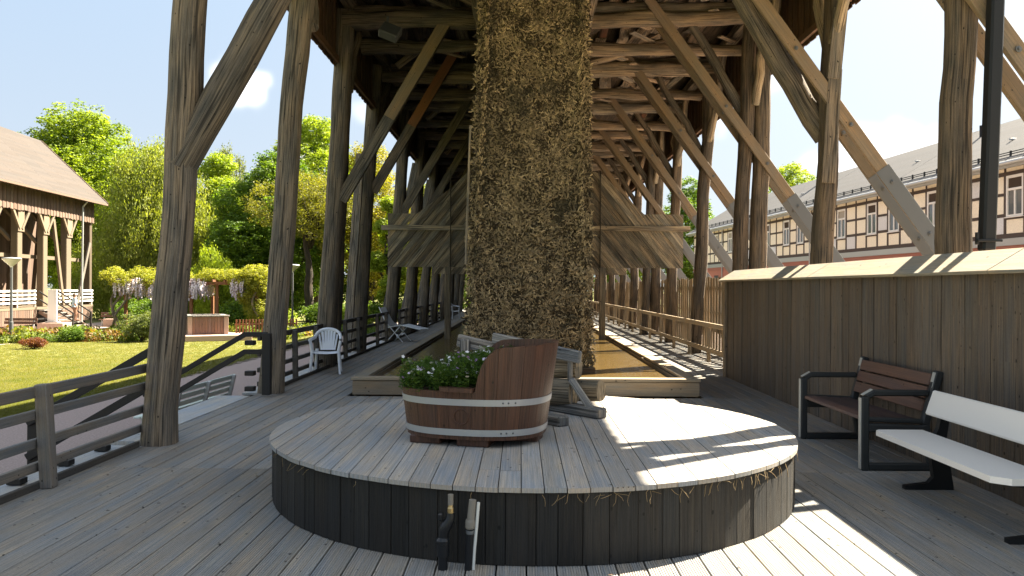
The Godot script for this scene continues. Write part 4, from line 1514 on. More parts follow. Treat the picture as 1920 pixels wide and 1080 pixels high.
func park() -> void:
	make_clumps()
	var mid0 := Color(0.125, 0.20, 0.018)
	var mid1 := Color(0.30, 0.38, 0.04)
	var dk0 := Color(0.075, 0.145, 0.02)
	var dk1 := Color(0.17, 0.26, 0.034)
	var br0 := Color(0.20, 0.285, 0.025)
	var br1 := Color(0.37, 0.45, 0.05)
	var ye0 := Color(0.21, 0.21, 0.028)
	var ye1 := Color(0.36, 0.32, 0.06)
	tree("maple_tree", "broad round maple with dense mid-green crown behind the far tower's roof", -39.6, 72, 20.4, 14.4, 4.0, 26, 5600, 0.62, mid0, mid1, false, 0.0, 0.45)
	tree("maple_tree", "green treetop showing between the big maple and the weeping birch", -38.5, 84, 18.5, 9.0, 5.0, 12, 1800, 0.62, mid0, mid1)
	tree("birch_tree", "tall weeping birch with fine drooping yellow-green foliage behind the pergola", -28.2, 62, 15.4, 9.6, 2.0, 20, 5200, 0.6, Color(0.18, 0.225, 0.04), Color(0.32, 0.35, 0.09), true, 1.3, 0.22, "", "birch_bark")
	tree("ash_tree", "bright green narrow tree to the right of the weeping birch", -24.6, 66, 14.4, 7.0, 2.0, 14, 3000, 0.5, br0, br1)
	tree("birch_tree", "slender pale birch top standing far back against the sky", -31.8, 88, 18.8, 5.0, 8.0, 10, 1000, 0.6, Color(0.13, 0.16, 0.06), Color(0.19, 0.21, 0.09), true, 0.8, 0.15, "", "birch_bark")
	tree("beech_tree", "dark layered beech with low spreading branches near the pergola", -18.0, 60, 14.0, 9.6, 1.5, 18, 4600, 0.52, dk0, dk1)
	tree("lime_tree", "tall bright lime tree rising behind the dark beech", -18.2, 72, 19.0, 10.0, 5.0, 16, 3900, 0.55, br0, br1)
	tree("oak_tree", "old tree with a bare dark trunk and thin yellowish leaves", -13.5, 52, 11.0, 7.0, 6.6, 10, 1300, 0.42, ye0, Color(0.2, 0.2, 0.06), true, 0.0, 0.36)
	tree("ash_tree", "yellow-green feathery tree seen between the gallery posts", -10.6, 57, 13.6, 6.6, 2.5, 14, 2600, 0.5, ye0, ye1, true)
	tree("ivy_tree", "slim trunk wrapped in bright ivy beside the boardwalk", -8.1, 50, 8.6, 2.4, 1.0, 10, 1500, 0.34, br0, br1)
	tree("willow_tree", "small pale weeping tree just left of the second lamp", -19.7, 52, 5.6, 3.0, 1.6, 8, 1300, 0.36, br0, br1, true, 0.7, 0.12)
	tree("ash_tree", "yellowish tree nearest the far end of the boardwalk", -7.6, 66, 12.0, 6.0, 1.5, 12, 2000, 0.5, ye0, br1)
	for p in [[-62, 88, 14, 12, "leafy tree of the far wood hidden behind the far tower's roof"], [-50, 96, 14, 13, "leafy tree of the far wood left of and behind the big maple"], [-42, 98, 13, 12, "leafy tree of the far wood right behind the big maple"], [-33, 94, 13.5, 11, "leafy tree of the far wood behind the weeping birch"], [-26, 88, 12, 11, "leafy tree of the far wood behind the narrow bright ash"], [-17, 92, 13, 12, "leafy tree of the far wood behind the bright lime tree"], [-8.5, 92, 12, 11, "leafy tree of the far wood behind the ivy-wrapped trunk"], [0, 98, 10, 11, "leafy tree of the far wood closing the end of the boardwalk"]]:
		tree("background_tree", p[4], p[0], p[1], p[2], p[3], 0.8, 12, 1700, 0.8, dk1 * 0.8, mid0, false, 0.0, 0.3, "trees of the far wood")
	tree("round_tree", "round dark green tree beyond the far end of the half-timbered house", 17.9, 88, 15.4, 8.6, 3.0, 14, 2300, 0.55, dk0, dk1)
	tree("roof_tree", "treetop showing over the slate roof next to the metal flue", 30.5, 92, 18.0, 9.0, 6.0, 12, 1700, 0.55, br0, br1)
	tree("yard_tree", "leafy tree at the far right end of the gallery beside the fence", 11.0, 90, 11.0, 8.0, 1.5, 12, 1700, 0.55, mid0, mid1)
	# shrubs behind the lawn
	var sh := [["dark clipped hedge shrub behind the second lamp", -12.0, 51.5, 3.6, 1.9, dk0, dk1], ["bright shrub at the foot of the old bare-trunked tree", -10.2, 49, 2.2, 1.7, br0, br1], ["low dark shrub under the yellow-green tree", -8.8, 53, 3.2, 1.9, dk0, dk1], ["leafy shrub by the fence of the boardwalk's far end", -7.2, 56, 3.0, 2.0, br0, br1], ["dark hedge shrub behind the wooden well", -17.0, 50, 3.8, 2.0, dk0, dk1], ["dark hedge shrub left of the pergola", -23.4, 50, 3.4, 2.0, dk0, dk1], ["dark hedge shrub at the corner of the far tower", -26.6, 56, 3.0, 2.2, dk0, dk1], ["yellow-green shrub in front of the far hedge", -14.6, 48, 2.4, 1.2, br0, br1]]
	for s in sh:
		shrub("shrub", s[0], s[1], s[2], s[3], s[4], 620, 0.3, s[5], s[6], "shrubs at the back of the lawn")
	shrub("bush", "round pale green bush in the flower border before the pergola", -17.6, 37.6, 1.9, 1.5, 700, 0.17, Color(0.13, 0.17, 0.06), Color(0.2, 0.235, 0.1))
	shrub("bush", "small dark bush in the border right of the stone block", -20.6, 37.2, 1.0, 0.8, 260, 0.16, dk0, dk1)
	shrub("bush", "low russet-red bush at the lawn's edge near the first lamp", -19.9, 33.0, 1.0, 0.5, 260, 0.12, Color(0.15, 0.04, 0.025), Color(0.2, 0.09, 0.03))
	# border planting
	var o := thing("flower_border", "mixed green and russet border plants along the back of the lawn", "plants", V(-18, GROUND, 38))
	var xf := []
	var cols := []
	for i in 5200:
		var x := rr(-29, -11.3)
		var t := (x + 29.0) / 17.7
		var d := rr(lerpf(32.5, 40.0, clampf(t * 1.25, 0, 1)) + 1.2 * bumps.get_noise_1d(x * 60.0), lerpf(39.5, 45.5, t))
		if x > -18.0 and x < -12.6 and d < 41.0: continue
		var k := bumps.get_noise_2d(x * 40.0, d * 40.0)
		var s := rr(0.16, 0.34) * (1.0 + k)
		xf.append(Transform3D(Basis(Vector3.UP, rr(0, TAU)).scaled(Vector3(s, s * rr(1.0, 1.9), s)), V(x, GROUND + s * 0.6, d)))
		var c := Color(0.075, 0.13, 0.02).lerp(Color(0.19, 0.22, 0.045), clampf(0.5 + k + rr(-0.3, 0.3), 0, 1))
		if bumps.get_noise_2d(x * 25.0 + 500.0, d * 25.0) > 0.28 and R.randf() < 0.7: c = Color(0.22, 0.13, 0.04)
		cols.append(c)
	scatter("foliage", clump_leaf, M.leaf, xf, cols, o)
	var o2 := thing("far_border", "bright green border plants below the trees by the second lamp", "plants", V(-11, GROUND, 47))
	xf = []; cols = []
	for i in 2600:
		var x := rr(-14, -6.2)
		var d := rr(43.5, 50) + (x + 10) * -0.5
		var s := rr(0.15, 0.3)
		xf.append(Transform3D(Basis(Vector3.UP, rr(0, TAU)).scaled(Vector3(s, s * rr(0.9, 1.8), s)), V(x, GROUND + s * 0.5, d)))
		cols.append(Color(0.06, 0.12, 0.025).lerp(Color(0.18, 0.22, 0.06), R.randf()))
	scatter("foliage", clump_leaf, M.leaf, xf, cols, o2)
	# pergola with wisteria
	var p := thing("pergola", "dark red timber pergola carrying the wisteria", "pergola", V(-18, GROUND, 43))
	for q in [[-21.0, 43], [-19.8, 44.4], [-17.5, 43], [-16.9, 44.4], [-16.2, 43.2], [-14.0, 43], [-14.4, 44.8]]:
		var m := MB.new()
		blk(m, V(q[0], 0.35, q[1]), Vector3(0.15, 2.7, 0.15), 0.01)
		m.tint = tone(1.0)
		part("post", m, M.red_wood, p)
	for d in [43.0, 44.5]:
		var m := MB.new()
		blk(m, V(-17.5, 1.76, d), Vector3(8.0, 0.16, 0.1))
		part("beam", m, M.red_wood, p)
	for i in 13:
		var m := MB.new()
		blk(m, V(-21.2 + i * 0.62, 1.9, 43.75), Vector3(0.07, 0.12, 2.3))
		part("rafter", m, M.red_wood, p)
	var w := thing("wisteria", "yellow-green wisteria with hanging lilac blossom over the pergola", "climbing plant", V(-18, GROUND, 43.2))
	var lobes := []
	for i in 17:
		lobes.append([V(-21.6 + i * 0.5, 2.0 + rr(-0.15, 0.2), 43.5 + rr(-0.6, 0.6)), Vector3(0.62, rr(0.34, 0.5), 0.7)])
	for i in 9:
		lobes.append([V(rr(-14.7, -13.3), rr(-0.3, 2.0), 43.2 + rr(-0.5, 0.5)), Vector3(rr(0.5, 0.75), rr(0.5, 0.7), 0.6)])
	lobes.append([V(-14.1, 2.1, 43.2), Vector3(1.0, 0.7, 0.9)])
	var cr := crown(lobes, 4200, 0.19, Color(0.24, 0.27, 0.03), Color(0.44, 0.43, 0.08), 0.0, 0.3)
	scatter("foliage", clump_leaf, M.leaf, cr[0], cr[1], w)
	var rc := MB.new()
	for i in 30:
		var t := R.randf()
		var c := Vector3(rr(-1, 1) * 0.075 * (1.0 - t * 0.8), -0.5 * t, rr(-1, 1) * 0.075 * (1.0 - t * 0.8))
		var n := Vector3(c.x, 0.02, c.z).normalized()
		var x := Vector3.UP.cross(n).normalized() * 0.035
		rc.tint = Color.WHITE * rr(0.8, 1.15)
		rc.quad(c - x, c + Vector3.DOWN * 0.05, c + x, c + Vector3.UP * 0.03, n, Vector2.ZERO, Vector2.ZERO, Vector2.ZERO, Vector2.ZERO)
	O = Vector3.ZERO
	var rm := mesh_of(rc)
	O = w.position
	xf = []; cols = []
	for i in 520:
		var x := rr(-21.4, -14.6)
		if bumps.get_noise_1d(x * 60.0) < -0.1: continue
		var s := rr(0.8, 1.5)
		xf.append(Transform3D(Basis(Vector3.UP, rr(0, TAU)).scaled(Vector3(s, s, s)), V(x, rr(1.5, 2.05), 43.0 + rr(-0.55, 1.0))))
		cols.append(Color(0.60, 0.50, 0.62).lerp(Color(0.80, 0.74, 0.74), R.randf()))
	scatter("blossom", rm, M.petal, xf, cols, w)
	var tm := MB.new()
	for q in [[-21.3, 43.0], [-21.0, 42.8], [-21.6, 43.2], [-14.3, 43], [-14.0, 42.7]]:
		var pts := []
		var rad := []
		for k in 12:
			var t := k / 11.0
			pts.append(V(q[0] + 0.2 * sin(t * 9.0 + q[0] * 5.0) + (0.5 - 0.5 * t) * (0.6 if q[0] < -18 else -0.2) * -1.0, GROUND + 2.9 * t, q[1] + 0.15 * cos(t * 8.0)))
			rad.append(lerpf(0.09, 0.05, t))
		log_bar(tm, pts, rad, 7, 2.0, 0.1)
	part("trunk", tm, M.log, w)
	# wooden well box on a stone step, little fence
	var wl := thing("wooden_well", "square boarded well box on a pale stone step in the park", "well", V(-15.4, GROUND, 39.6))
	var b := Basis(Vector3.UP, 0.5)
	var m := MB.new()
	var put := func(c: Vector3, s: Vector3, ch := 0.01) -> void:
		bx(m, Transform3D(b, wl.position + b * c), s, ch)
	put.call(Vector3(0.2, 0.14, 0.2), Vector3(3.4, 0.28, 3.0), 0.02)
	part("stone_step", m, M.stone, wl)
	for i in 12:
		for f in 4:
			m = MB.new()
			m.tint = tone(1.5 if f == 0 else 1.1, 0.15)
			var a := f * PI / 2
			var bb := b * Basis(Vector3.UP, a)
			bx(m, Transform3D(bb, wl.position + bb * Vector3(-0.77 + i * 0.14, 0.7, 0.85)), Vector3(0.132, 0.84, 0.04), 0.004)
			part("board", m, M.bench_back, wl)
	for f in 4:
		m = MB.new()
		var bb := b * Basis(Vector3.UP, f * PI / 2)
		bx(m, Transform3D(bb, wl.position + bb * Vector3(-0.82, 0.72, 0.82)), Vector3(0.2, 0.88, 0.2), 0.01)
		part("corner_post", m, M.stone, wl)
		m = MB.new()
		bx(m, Transform3D(bb, wl.position + bb * Vector3(0, 1.17 + 0.002 * f, 0.8)), Vector3(1.95, 0.07, 0.26), 0.01)
		part("rim", m, M.grey_board, wl)
	m = MB.new()
	bx(m, Transform3D(b, wl.position + b * Vector3(0, 0.9, 0)), Vector3(1.6, 0.02, 1.6), 0.0)
	part("well_lid", m, M.dark, wl)
	var pf := thing("garden_fence", "low dark red picket fence beside the wooden well", "fence", V(-13.6, GROUND, 41))
	for i in 20:
		m = MB.new()
		var c := V(-14.1 + i * 0.135, GROUND + 0.48, 40.2 + i * 0.08)
		blk(m, c, Vector3(0.08, 0.95, 0.025))
		part("picket", m, M.red_wood, pf)
	for y in [0.25, 0.7]:
		m = MB.new()
		bar(m, V(-14.2, GROUND + y, 40.25), V(-11.5, GROUND + y, 41.8), 0.07, 0.03, Vector3(0.3, 0, 0.9))
		part("rail", m, M.red_wood, pf)
	# lamps
	var l := lamp_post("tall grey park lamp in front of the far tower", V(-23.6, GROUND, 37.4))
	copy_of(l, "tall grey park lamp seen beside the second gallery post", V(-13.15, GROUND, 46.7), 0.4)
	# information stele
	var s := thing("information_stele", "white upright information panel on a pink stone block", "sign", V(-25.5, GROUND, 44.2))
	m = MB.new()
	blk(m, V(-25.5, GROUND + 0.28, 44.2), Vector3(1.4, 0.56, 0.9), 0.02)
	part("stone_block", m, M.stone, s)
	m = MB.new()
	blk(m, V(-25.6, GROUND + 0.6, 44.2), Vector3(0.7, 0.08, 0.3), 0.01)
	part("foot", m, M.zinc, s)
	m = MB.new()
	blk(m, V(-25.62, GROUND + 1.5, 44.2), Vector3(0.5, 1.75, 0.1), 0.012)
	part("panel", m, M.white_paint, s)
	var st := MB.new()
	blk(st, V(-25.5, GROUND + 0.25, 51.2), Vector3(1.6, 0.5, 0.6), 0.02)
	single("stone_block", st, M.stone, "low pink stone block at the foot of the far steps", "stone block")
	# park benches with red-brown slats
	var pb := thing("park_bench", "red-brown slatted bench behind the first lamp", "bench", Vector3.ZERO, "red-brown park benches")
	for k in 3:
		m = MB.new()
		blk(m, Vector3(0, 0.45, -0.1 + k * 0.16), Vector3(1.7, 0.04, 0.13))
		part("seat_slat", m, M.bench_back, pb)
	for k in 2:
		m = MB.new()
		blk(m, Vector3(0, 0.66 + k * 0.17, -0.24 - k * 0.04), Vector3(1.7, 0.14, 0.035))
		part("back_slat", m, M.bench_back, pb)
	for x in [-0.65, 0.65]:
		m = MB.new()
		blk(m, Vector3(x, 0.22, 0.18), Vector3(0.06, 0.43, 0.06))
		bar(m, Vector3(x, 0, -0.22), Vector3(x, 0.9, -0.31), 0.06, 0.06, Vector3.BACK)
		blk(m, Vector3(x, 0.41, 0.0), Vector3(0.055, 0.05, 0.42))
		part("leg_frame", m, M.zinc, pb)
	pb.position = V(-25.9, GROUND, 41.6)
	copy_of(pb, "red-brown slatted bench by the far tower's corner", V(-25.9, GROUND, 51.5), 0.2)

func lamp_post(label: String, at: Vector3) -> Node3D:
	var o := thing("park_lamp", label, "lamp", Vector3.ZERO, "lamps in the park")
	var m := MB.new()
	lathe(m, Vector3.ZERO, [[0.09, 0], [0.09, 0.9], [0.062, 0.92], [0.055, 3.45], [0.0, 3.46]], 14)
	part("pole", m, M.steel, o)
	m = MB.new()
	lathe(m, Vector3.ZERO, [[0.05, 3.42], [0.08, 3.5], [0.38, 3.78], [0.40, 3.8], [0.0, 3.81]], 22)
	part("bowl", m, M.lamp_glass, o)
	m = MB.new()
	lathe(m, Vector3.ZERO, [[0.40, 3.815], [0.41, 3.84], [0.38, 3.87], [0.0, 3.9]], 22)
	part("lid", m, M.zinc, o)
	o.position = at
	return o

# ---------- round platform
const PC := Vector3(0.1, 0, -6.79)
const PR := 2.1
func platform() -> void:
	var o := thing("round_platform", "round timber stage with grey plank top and dark boarded skirt", "platform", PC)
	var pitch := 0.134
	var n := int(PR * 2.0 / pitch) + 1
	for i in n:
		var x0 := -PR + pitch * i + 0.003
		var x1 := minf(x0 + pitch - 0.006, PR - 0.01)
		if x1 - x0 < 0.03: continue
		var cuts := [[-9.0, 9.0]]
		if i == 13: cuts = [[-9.0, -1.62], [-1.615, 9.0]]
		if i == 14: cuts = [[-9.0, -1.66], [-1.655, 9.0]]
		for cu in cuts:
			var front := PackedVector2Array()
			var back := PackedVector2Array()
			var j := rr(-0.008, 0.008)
			for k in 5:
				var x := lerpf(x0, x1, k / 4.0)
				var hy := sqrt(maxf(PR * PR - x * x, 0.0)) + j
				front.append(Vector2(x, maxf(-hy, cu[0])))
				back.append(Vector2(x, minf(hy, cu[1])))
			back.reverse()
			front.append_array(back)
			var m := MB.new()
			m.tint = tone(1.0, 0.09, 0.025)
			slab(m, front, Transform3D(Basis(Vector3.RIGHT, Vector3.FORWARD, Vector3.UP), PC + Vector3(0, 0.446 + rr(-0.0015, 0.0015), 0)), 0.028)
			part("plank", m, M.platform_top, o)
	var a := PI
	var r := PR - 0.035
	while a < TAU + PI - 0.02:
		var wd := minf(rr(0.055, 0.095), TAU + PI - a)
		var m := MB.new()
		m.tint = tone(1.0, 0.22, 0.05)
		var am := a + wd * 0.5
		# in the part that gets the weather the stain has gone
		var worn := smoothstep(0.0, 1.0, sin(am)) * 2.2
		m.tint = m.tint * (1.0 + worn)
		var dr := Vector3(sin(am), 0, cos(am))
		var rj := r + rr(-0.003, 0.003)
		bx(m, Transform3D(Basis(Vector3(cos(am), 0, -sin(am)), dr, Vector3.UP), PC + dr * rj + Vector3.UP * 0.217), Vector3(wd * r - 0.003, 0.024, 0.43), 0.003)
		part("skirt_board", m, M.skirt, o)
		a += wd
	var d := MB.new()
	lathe(d, PC, [[r - 0.03, -0.02], [r - 0.03, 0.425], [0.0, 0.426]], 48)
	part("inner_drum", d, M.dark, o)
	# wisps of thatch caught under the edge
	d = MB.new()
	for i in 55:
		var am: float = rr(0.0, 1.2) if i < 46 else rr(-1.1, 0.0)
		var dr := Vector3(sin(am), 0, cos(am))
		var p := PC + dr * (PR - 0.005) + Vector3(0, 0.425 + rr(-0.01, 0.006), 0)
		var tn := Vector3(cos(am), 0, -sin(am))
		var pts := [p]
		var dir := (tn * rr(-1, 1) + Vector3.DOWN * rr(0.0, 0.8) + dr * 0.15).normalized()
		for k in 3:
			dir = (dir + tn * rr(-0.8, 0.8) + Vector3.DOWN * rr(-0.1, 0.4)).normalized()
			pts.append(pts[-1] + dir * rr(0.015, 0.035))
		d.tint = tone(1.0, 0.3)
		log_bar(d, pts, [0.0018, 0.0018, 0.0016, 0.001], 4, 2.0, 0.0)
	part("thatch_wisps", d, M.straw, o, "stuff")
	# water pipes on the front of the skirt
	var z := -4.66
	var p1 := thing("valve_pipe", "dark water pipe with brass fitting and bent elbow on the stage front", "pipe", Vector3(-0.42, 0, z))
	var m := MB.new()
	cyl(m, Vector3(-0.395, 0.43, z), Vector3(-0.395, 0.37, z), 0.016)
	part("riser", m, M.grey_pipe, p1)
	m = MB.new()
	lathe(m, Vector3(-0.395, 0.315, z), [[0.0, 0.0], [0.019, 0.0], [0.019, 0.035], [0.015, 0.045], [0.013, 0.07], [0.0, 0.07]], 12)
	part("brass_fitting", m, M.brass, p1)
	m = MB.new()
	log_bar(m, [Vector3(-0.395, 0.325, z), Vector3(-0.397, 0.29, z), Vector3(-0.415, 0.255, z), Vector3(-0.432, 0.225, z), Vector3(-0.436, 0.18, z)], [0.024, 0.028, 0.033, 0.033, 0.03], 14, 2.0, 0.0)
	part("elbow", m, M.black_pipe, p1)
	m = MB.new()
	blk(m, Vector3(-0.452, 0.3, z + 0.0), Vector3(0.03, 0.045, 0.035), 0.008)
	part("clamp", m, M.black_pipe, p1)
	m = MB.new()
	lathe(m, Vector3(-0.438, 0.0, z), [[0.028, -0.02], [0.028, 0.075], [0.037, 0.078], [0.037, 0.15], [0.042, 0.152], [0.042, 0.168], [0.03, 0.185], [0.0, 0.186]], 16)
	part("sleeve", m, M.black_pipe, p1)
	var p2 := thing("hose_pipe", "grey coupling and dark hose pipe right of the bent pipe", "pipe", Vector3(-0.28, 0, z))
	m = MB.new()
	cyl(m, Vector3(-0.268, 0.40, z), Vector3(-0.278, 0.29, z), 0.021, 0.023)
	part("tail_pipe", m, M.grey_pipe, p2)
	m = MB.new()
	lathe(m, Vector3(-0.281, 0.235, z), [[0.0, 0.0], [0.026, 0.0], [0.029, 0.01], [0.029, 0.038], [0.025, 0.055], [0.0, 0.055]], 14)
	part("coupling", m, M.grey_pipe, p2)
	m = MB.new()
	lathe(m, Vector3(-0.282, 0.206, z), [[0.0, 0.0], [0.0245, 0.0], [0.0245, 0.02], [0.0, 0.02]], 14)
	part("hose_clip", m, M.steel, p2)
	m = MB.new()
	cyl(m, Vector3(-0.282, 0.21, z), Vector3(-0.292, -0.02, z), 0.023, 0.023)
	part("hose", m, M.black_pipe, p2)
	var p3 := MB.new()
	log_bar(p3, [Vector3(-0.235, 0.385, z), Vector3(-0.245, 0.25, z), Vector3(-0.258, 0.1, z), Vector3(-0.264, -0.02, z)], [0.0095, 0.0095, 0.0095, 0.0095], 10, 2.0, 0.0)
	single("cable_conduit", p3, M.white_pipe, "thin white conduit leaning beside the hose pipe", "conduit")

# ---------- railings on the park side
func left_rails() -> void:
	var o := thing("near_railing", "dark four-rail timber railing nearest the camera on the park side", "railing", V(-3.8, 0, 6.4))
	var ys := [0.765, 0.585, 0.355, 0.165]
	for k in 4:
		var m := MB.new()
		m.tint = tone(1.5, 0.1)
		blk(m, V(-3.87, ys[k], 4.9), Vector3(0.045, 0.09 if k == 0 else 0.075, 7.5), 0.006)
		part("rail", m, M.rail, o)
	for d in [6.45, 4.3, 2.15]:
		var m := MB.new()
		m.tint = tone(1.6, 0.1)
		bar(m, V(-3.76, 0.0, d), V(-3.81, 0.83, d), 0.1, 0.1, Vector3.BACK, 0.008)
		part("rail_post", m, M.rail, o)
	o = thing("gallery_railing", "dark four-rail railing running along the boardwalk beyond the white chair", "railing", V(-3.98, 0, 12.3))
	ys = [0.83, 0.585, 0.34, 0.13]
	for i in 9:
		var d0 := 12.32 + STEP * i
		for k in 4:
			var m := MB.new()
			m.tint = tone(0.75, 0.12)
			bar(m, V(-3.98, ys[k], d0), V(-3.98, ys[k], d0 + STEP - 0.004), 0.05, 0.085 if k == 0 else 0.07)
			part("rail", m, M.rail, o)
		for q in [1.75, 3.2]:
			var m := MB.new()
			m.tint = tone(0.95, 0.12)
			bar(m, V(-3.9, 0.0, d0 + q), V(-3.92, 0.86, d0 + q), 0.085, 0.085, Vector3.BACK, 0.006)
			part("rail_post", m, M.rail, o)
	# stair handrails
	o = thing("stair_handrail", "black stair handrail fixed to the second gallery post", "handrail", V(-3.8, 0, 11.9))
	for h in [[0.91, 0.92], [0.655, 0.66]]:
		var m := MB.new()
		bar(m, V(-3.72, h[0], 11.9), V(-4.07, h[0], 11.9), 0.05, 0.07)
		bar(m, V(-4.05, h[0] - 0.002, 11.9), V(-5.55, h[0] - 0.9, 11.9), 0.052, 0.072)
		part("handrail", m, M.dark_rail, o)
	var m := MB.new()
	blk(m, V(-3.71, 0.48, 11.86), Vector3(0.12, 0.9, 0.1), 0.006)
	part("rail_post", m, M.dark_rail, o)
	m = MB.new()
	blk(m, V(-5.5, -0.45, 11.97), Vector3(0.09, 1.1, 0.09), 0.006)
	part("newel_post", m, M.dark_rail, o)
	for y in [0.78, 0.33, 0.1]:
		m = MB.new()
		blk(m, V(-4.0, y, 12.0), Vector3(0.14, 0.07, 0.12), 0.008)
		part("support_block", m, M.dark_rail, o)
	o = thing("stair_handrail", "black stair handrail behind the near railing, ending at a black newel", "handrail", V(-3.9, 0, 8.6))
	for h in [0.97, 0.6]:
		m = MB.new()
		bar(m, V(-3.85, h, 8.6), V(-5.25, h - 0.82, 8.6), 0.052, 0.08)
		part("handrail", m, M.dark_rail, o)
	m = MB.new()
	blk(m, V(-5.2, -0.4, 8.66), Vector3(0.12, 1.15, 0.1), 0.006)
	part("newel_post", m, M.dark_rail, o)

# ---------- the old bath tub planter
func tub() -> void:
	var ctr := Vector3(-0.33, 0.432, -6.3)
	ctr.y = 0.46
	var o := thing("wooden_bathtub", "red-brown wooden bathtub with high rounded back and two steel hoops, used as planter", "planter", ctr)
	var turn := Basis(Vector3.UP, -0.235)
	var H := func(u: float) -> float:
		# height of the wall over the long axis: low rim, quarter-round, high back
		if u < 0.02: return 0.405
		if u < 0.22: return 0.45 + 0.28 * sqrt(maxf(0.0, 1.0 - pow((0.22 - u) / 0.2, 2.0)))
		return 0.73 + 0.06 * (u - 0.22)
	var S := func(th: float, h: float, inset: float) -> Vector3:
		var f := 1.0 + 0.17 * h
		var c := cos(th)
		var s := sin(th)
		var q := pow(pow(absf(c), 2.5) + pow(absf(s), 2.5), -0.4)
		return ctr + turn * Vector3(c * q * (0.52 * f - inset) + 0.05 * h * c, h, s * q * (0.435 * f - inset))
	var ns := 40
	for i in ns:
		var t0 := TAU * i / ns + 0.0015
		var t1 := TAU * (i + 1) / ns - 0.0015
		var m := MB.new()
		m.tint = tone(1.0, 0.06, 0.03)
		var uo := Vector2(R.randf(), R.randf())
		var kk := 4
		var hb := 0.055
		for k in kk:
			var ta := lerpf(t0, t1, float(k) / kk)
			var tb := lerpf(t0, t1, float(k + 1) / kk)
			var ha: float = H.call((S.call(ta, 0.4, 0.0) - ctr).x)
			var hc: float = H.call((S.call(tb, 0.4, 0.0) - ctr).x)
			var rows := 6
			for r in rows:
				var ya := lerpf(hb, ha, float(r) / rows)
				var yb := lerpf(hb, ha, float(r + 1) / rows)
				var yc := lerpf(hb, hc, float(r) / rows)
				var yd := lerpf(hb, hc, float(r + 1) / rows)
				for side in 2:
					var ins := 0.034 * side + (0.002 if side == 0 and (k == 0) else 0.0)
					var ins2 := 0.034 * side + (0.002 if side == 0 and (k == kk - 1) else 0.0)
					var p: Vector3 = S.call(ta, ya, ins)
					var q: Vector3 = S.call(tb, yc, ins2)
					var w: Vector3 = S.call(tb, yd, ins2)
					var v: Vector3 = S.call(ta, yb, ins)
					var na := turn * Vector3(cos(ta) / 0.53, -0.1, sin(ta) / 0.44).normalized() * (1 - 2 * side)
					var nb := turn * Vector3(cos(tb) / 0.53, -0.1, sin(tb) / 0.44).normalized() * (1 - 2 * side)
					var ua := uo + Vector2(k * 0.04, ya / VS)
					var ub := uo + Vector2(k * 0.04 + 0.04, yc / VS)
					m.tri(p, q, w, na, nb, nb, ua, ub, ub + Vector2(0, (yd - yc) / VS))
					m.tri(p, w, v, na, nb, na, ua, ub + Vector2(0, (yd - yc) / VS), ua + Vector2(0, (yb - ya) / VS))
			m.quad(S.call(ta, ha, 0.0), S.call(tb, hc, 0.0), S.call(tb, hc, 0.034), S.call(ta, ha, 0.034), Vector3.UP, uo, uo, uo, uo)
			m.quad(S.call(ta, hb, 0.0), S.call(tb, hb, 0.0), S.call(tb, hb, 0.034), S.call(ta, hb, 0.034), Vector3.DOWN, uo, uo, uo, uo)
		for e in [t0, t1]:
			var he: float = H.call((S.call(e, 0.4, 0.0) - ctr).x)
			var nn := (turn * Vector3(-sin(e), 0, cos(e))).normalized() * (-1.0 if e == t0 else 1.0)
			m.quad(S.call(e, hb, 0.002), S.call(e, he, 0.002), S.call(e, he, 0.034), S.call(e, hb, 0.034), nn, uo, uo, uo, uo)
		part("stave", m, M.tub, o)
	for hh in [[0.305, 0.352], [0.085, 0.132]]:
		var m := MB.new()
		var g := []
		for q in [[0.0, -0.001], [0.0, -0.005], [1.0, -0.005], [1.0, -0.001]]:
			var ring := PackedVector3Array()
			for k in 80: ring.append(S.call(TAU * k / 80.0, lerpf(hh[0], hh[1], q[0]), q[1]))
			g.append(ring)
		for r in 3:
			for k in 80:
				var k2 := (k + 1) % 80
				var th := TAU * (k + 0.5) / 80.0
				var nn: Vector3 = turn * Vector3(cos(th) / 0.53, 0, sin(th) / 0.44).normalized() if r == 1 else Vector3.UP * (r - 1)
				m.quad(g[r][k], g[r][k2], g[r + 1][k2], g[r + 1][k], nn, Vector2.ZERO, Vector2.ZERO, Vector2.ZERO, Vector2.ZERO)
		var hp := part("hoop", m, M.hoop, o)
		m = MB.new()
		for th in [0.95, 1.02, 0.86]:
			var c: Vector3 = S.call(th, (hh[0] + hh[1]) * 0.5, -0.004)
			var nn: Vector3 = (turn * Vector3(cos(th) / 0.53, 0, sin(th) / 0.44)).normalized()
			cyl(m, c, c + nn * 0.006, 0.008, 0.005, 8)
		part("rivet", m, M.steel, hp)
	for u in [[-0.36, 0.0], [0.08, 0.30], [0.08, -0.30], [0.38, 0.0], [-0.30, 0.26]]:
		var m := MB.new()
		bx(m, Transform3D(turn, ctr + turn * Vector3(u[0], 0.03, u[1])), Vector3(0.24, 0.06, 0.2), 0.008)
		part("foot", m, M.tub, o)
	var m := MB.new()
	var ring := PackedVector2Array()
	for k in 40:
		var q: Vector3 = turn.inverse() * (S.call(TAU * k / 40.0, 0.33, 0.03) - ctr)
		ring.append(Vector2(q.x, q.z))
	slab(m, ring, Transform3D(turn * Basis(Vector3.RIGHT, Vector3.BACK, Vector3.DOWN), ctr + Vector3.UP * 0.345), 0.03)
	part("soil", m, M.soil, o)
	m = MB.new()
	var sh := PackedVector2Array([Vector2(-0.22, 0.0), Vector2(-0.2, 0.06), Vector2(-0.12, 0.09), Vector2(0.06, 0.09), Vector2(0.06, 0.0)])
	var sp: Vector3 = S.call(1.48, 0.42, 0.03)
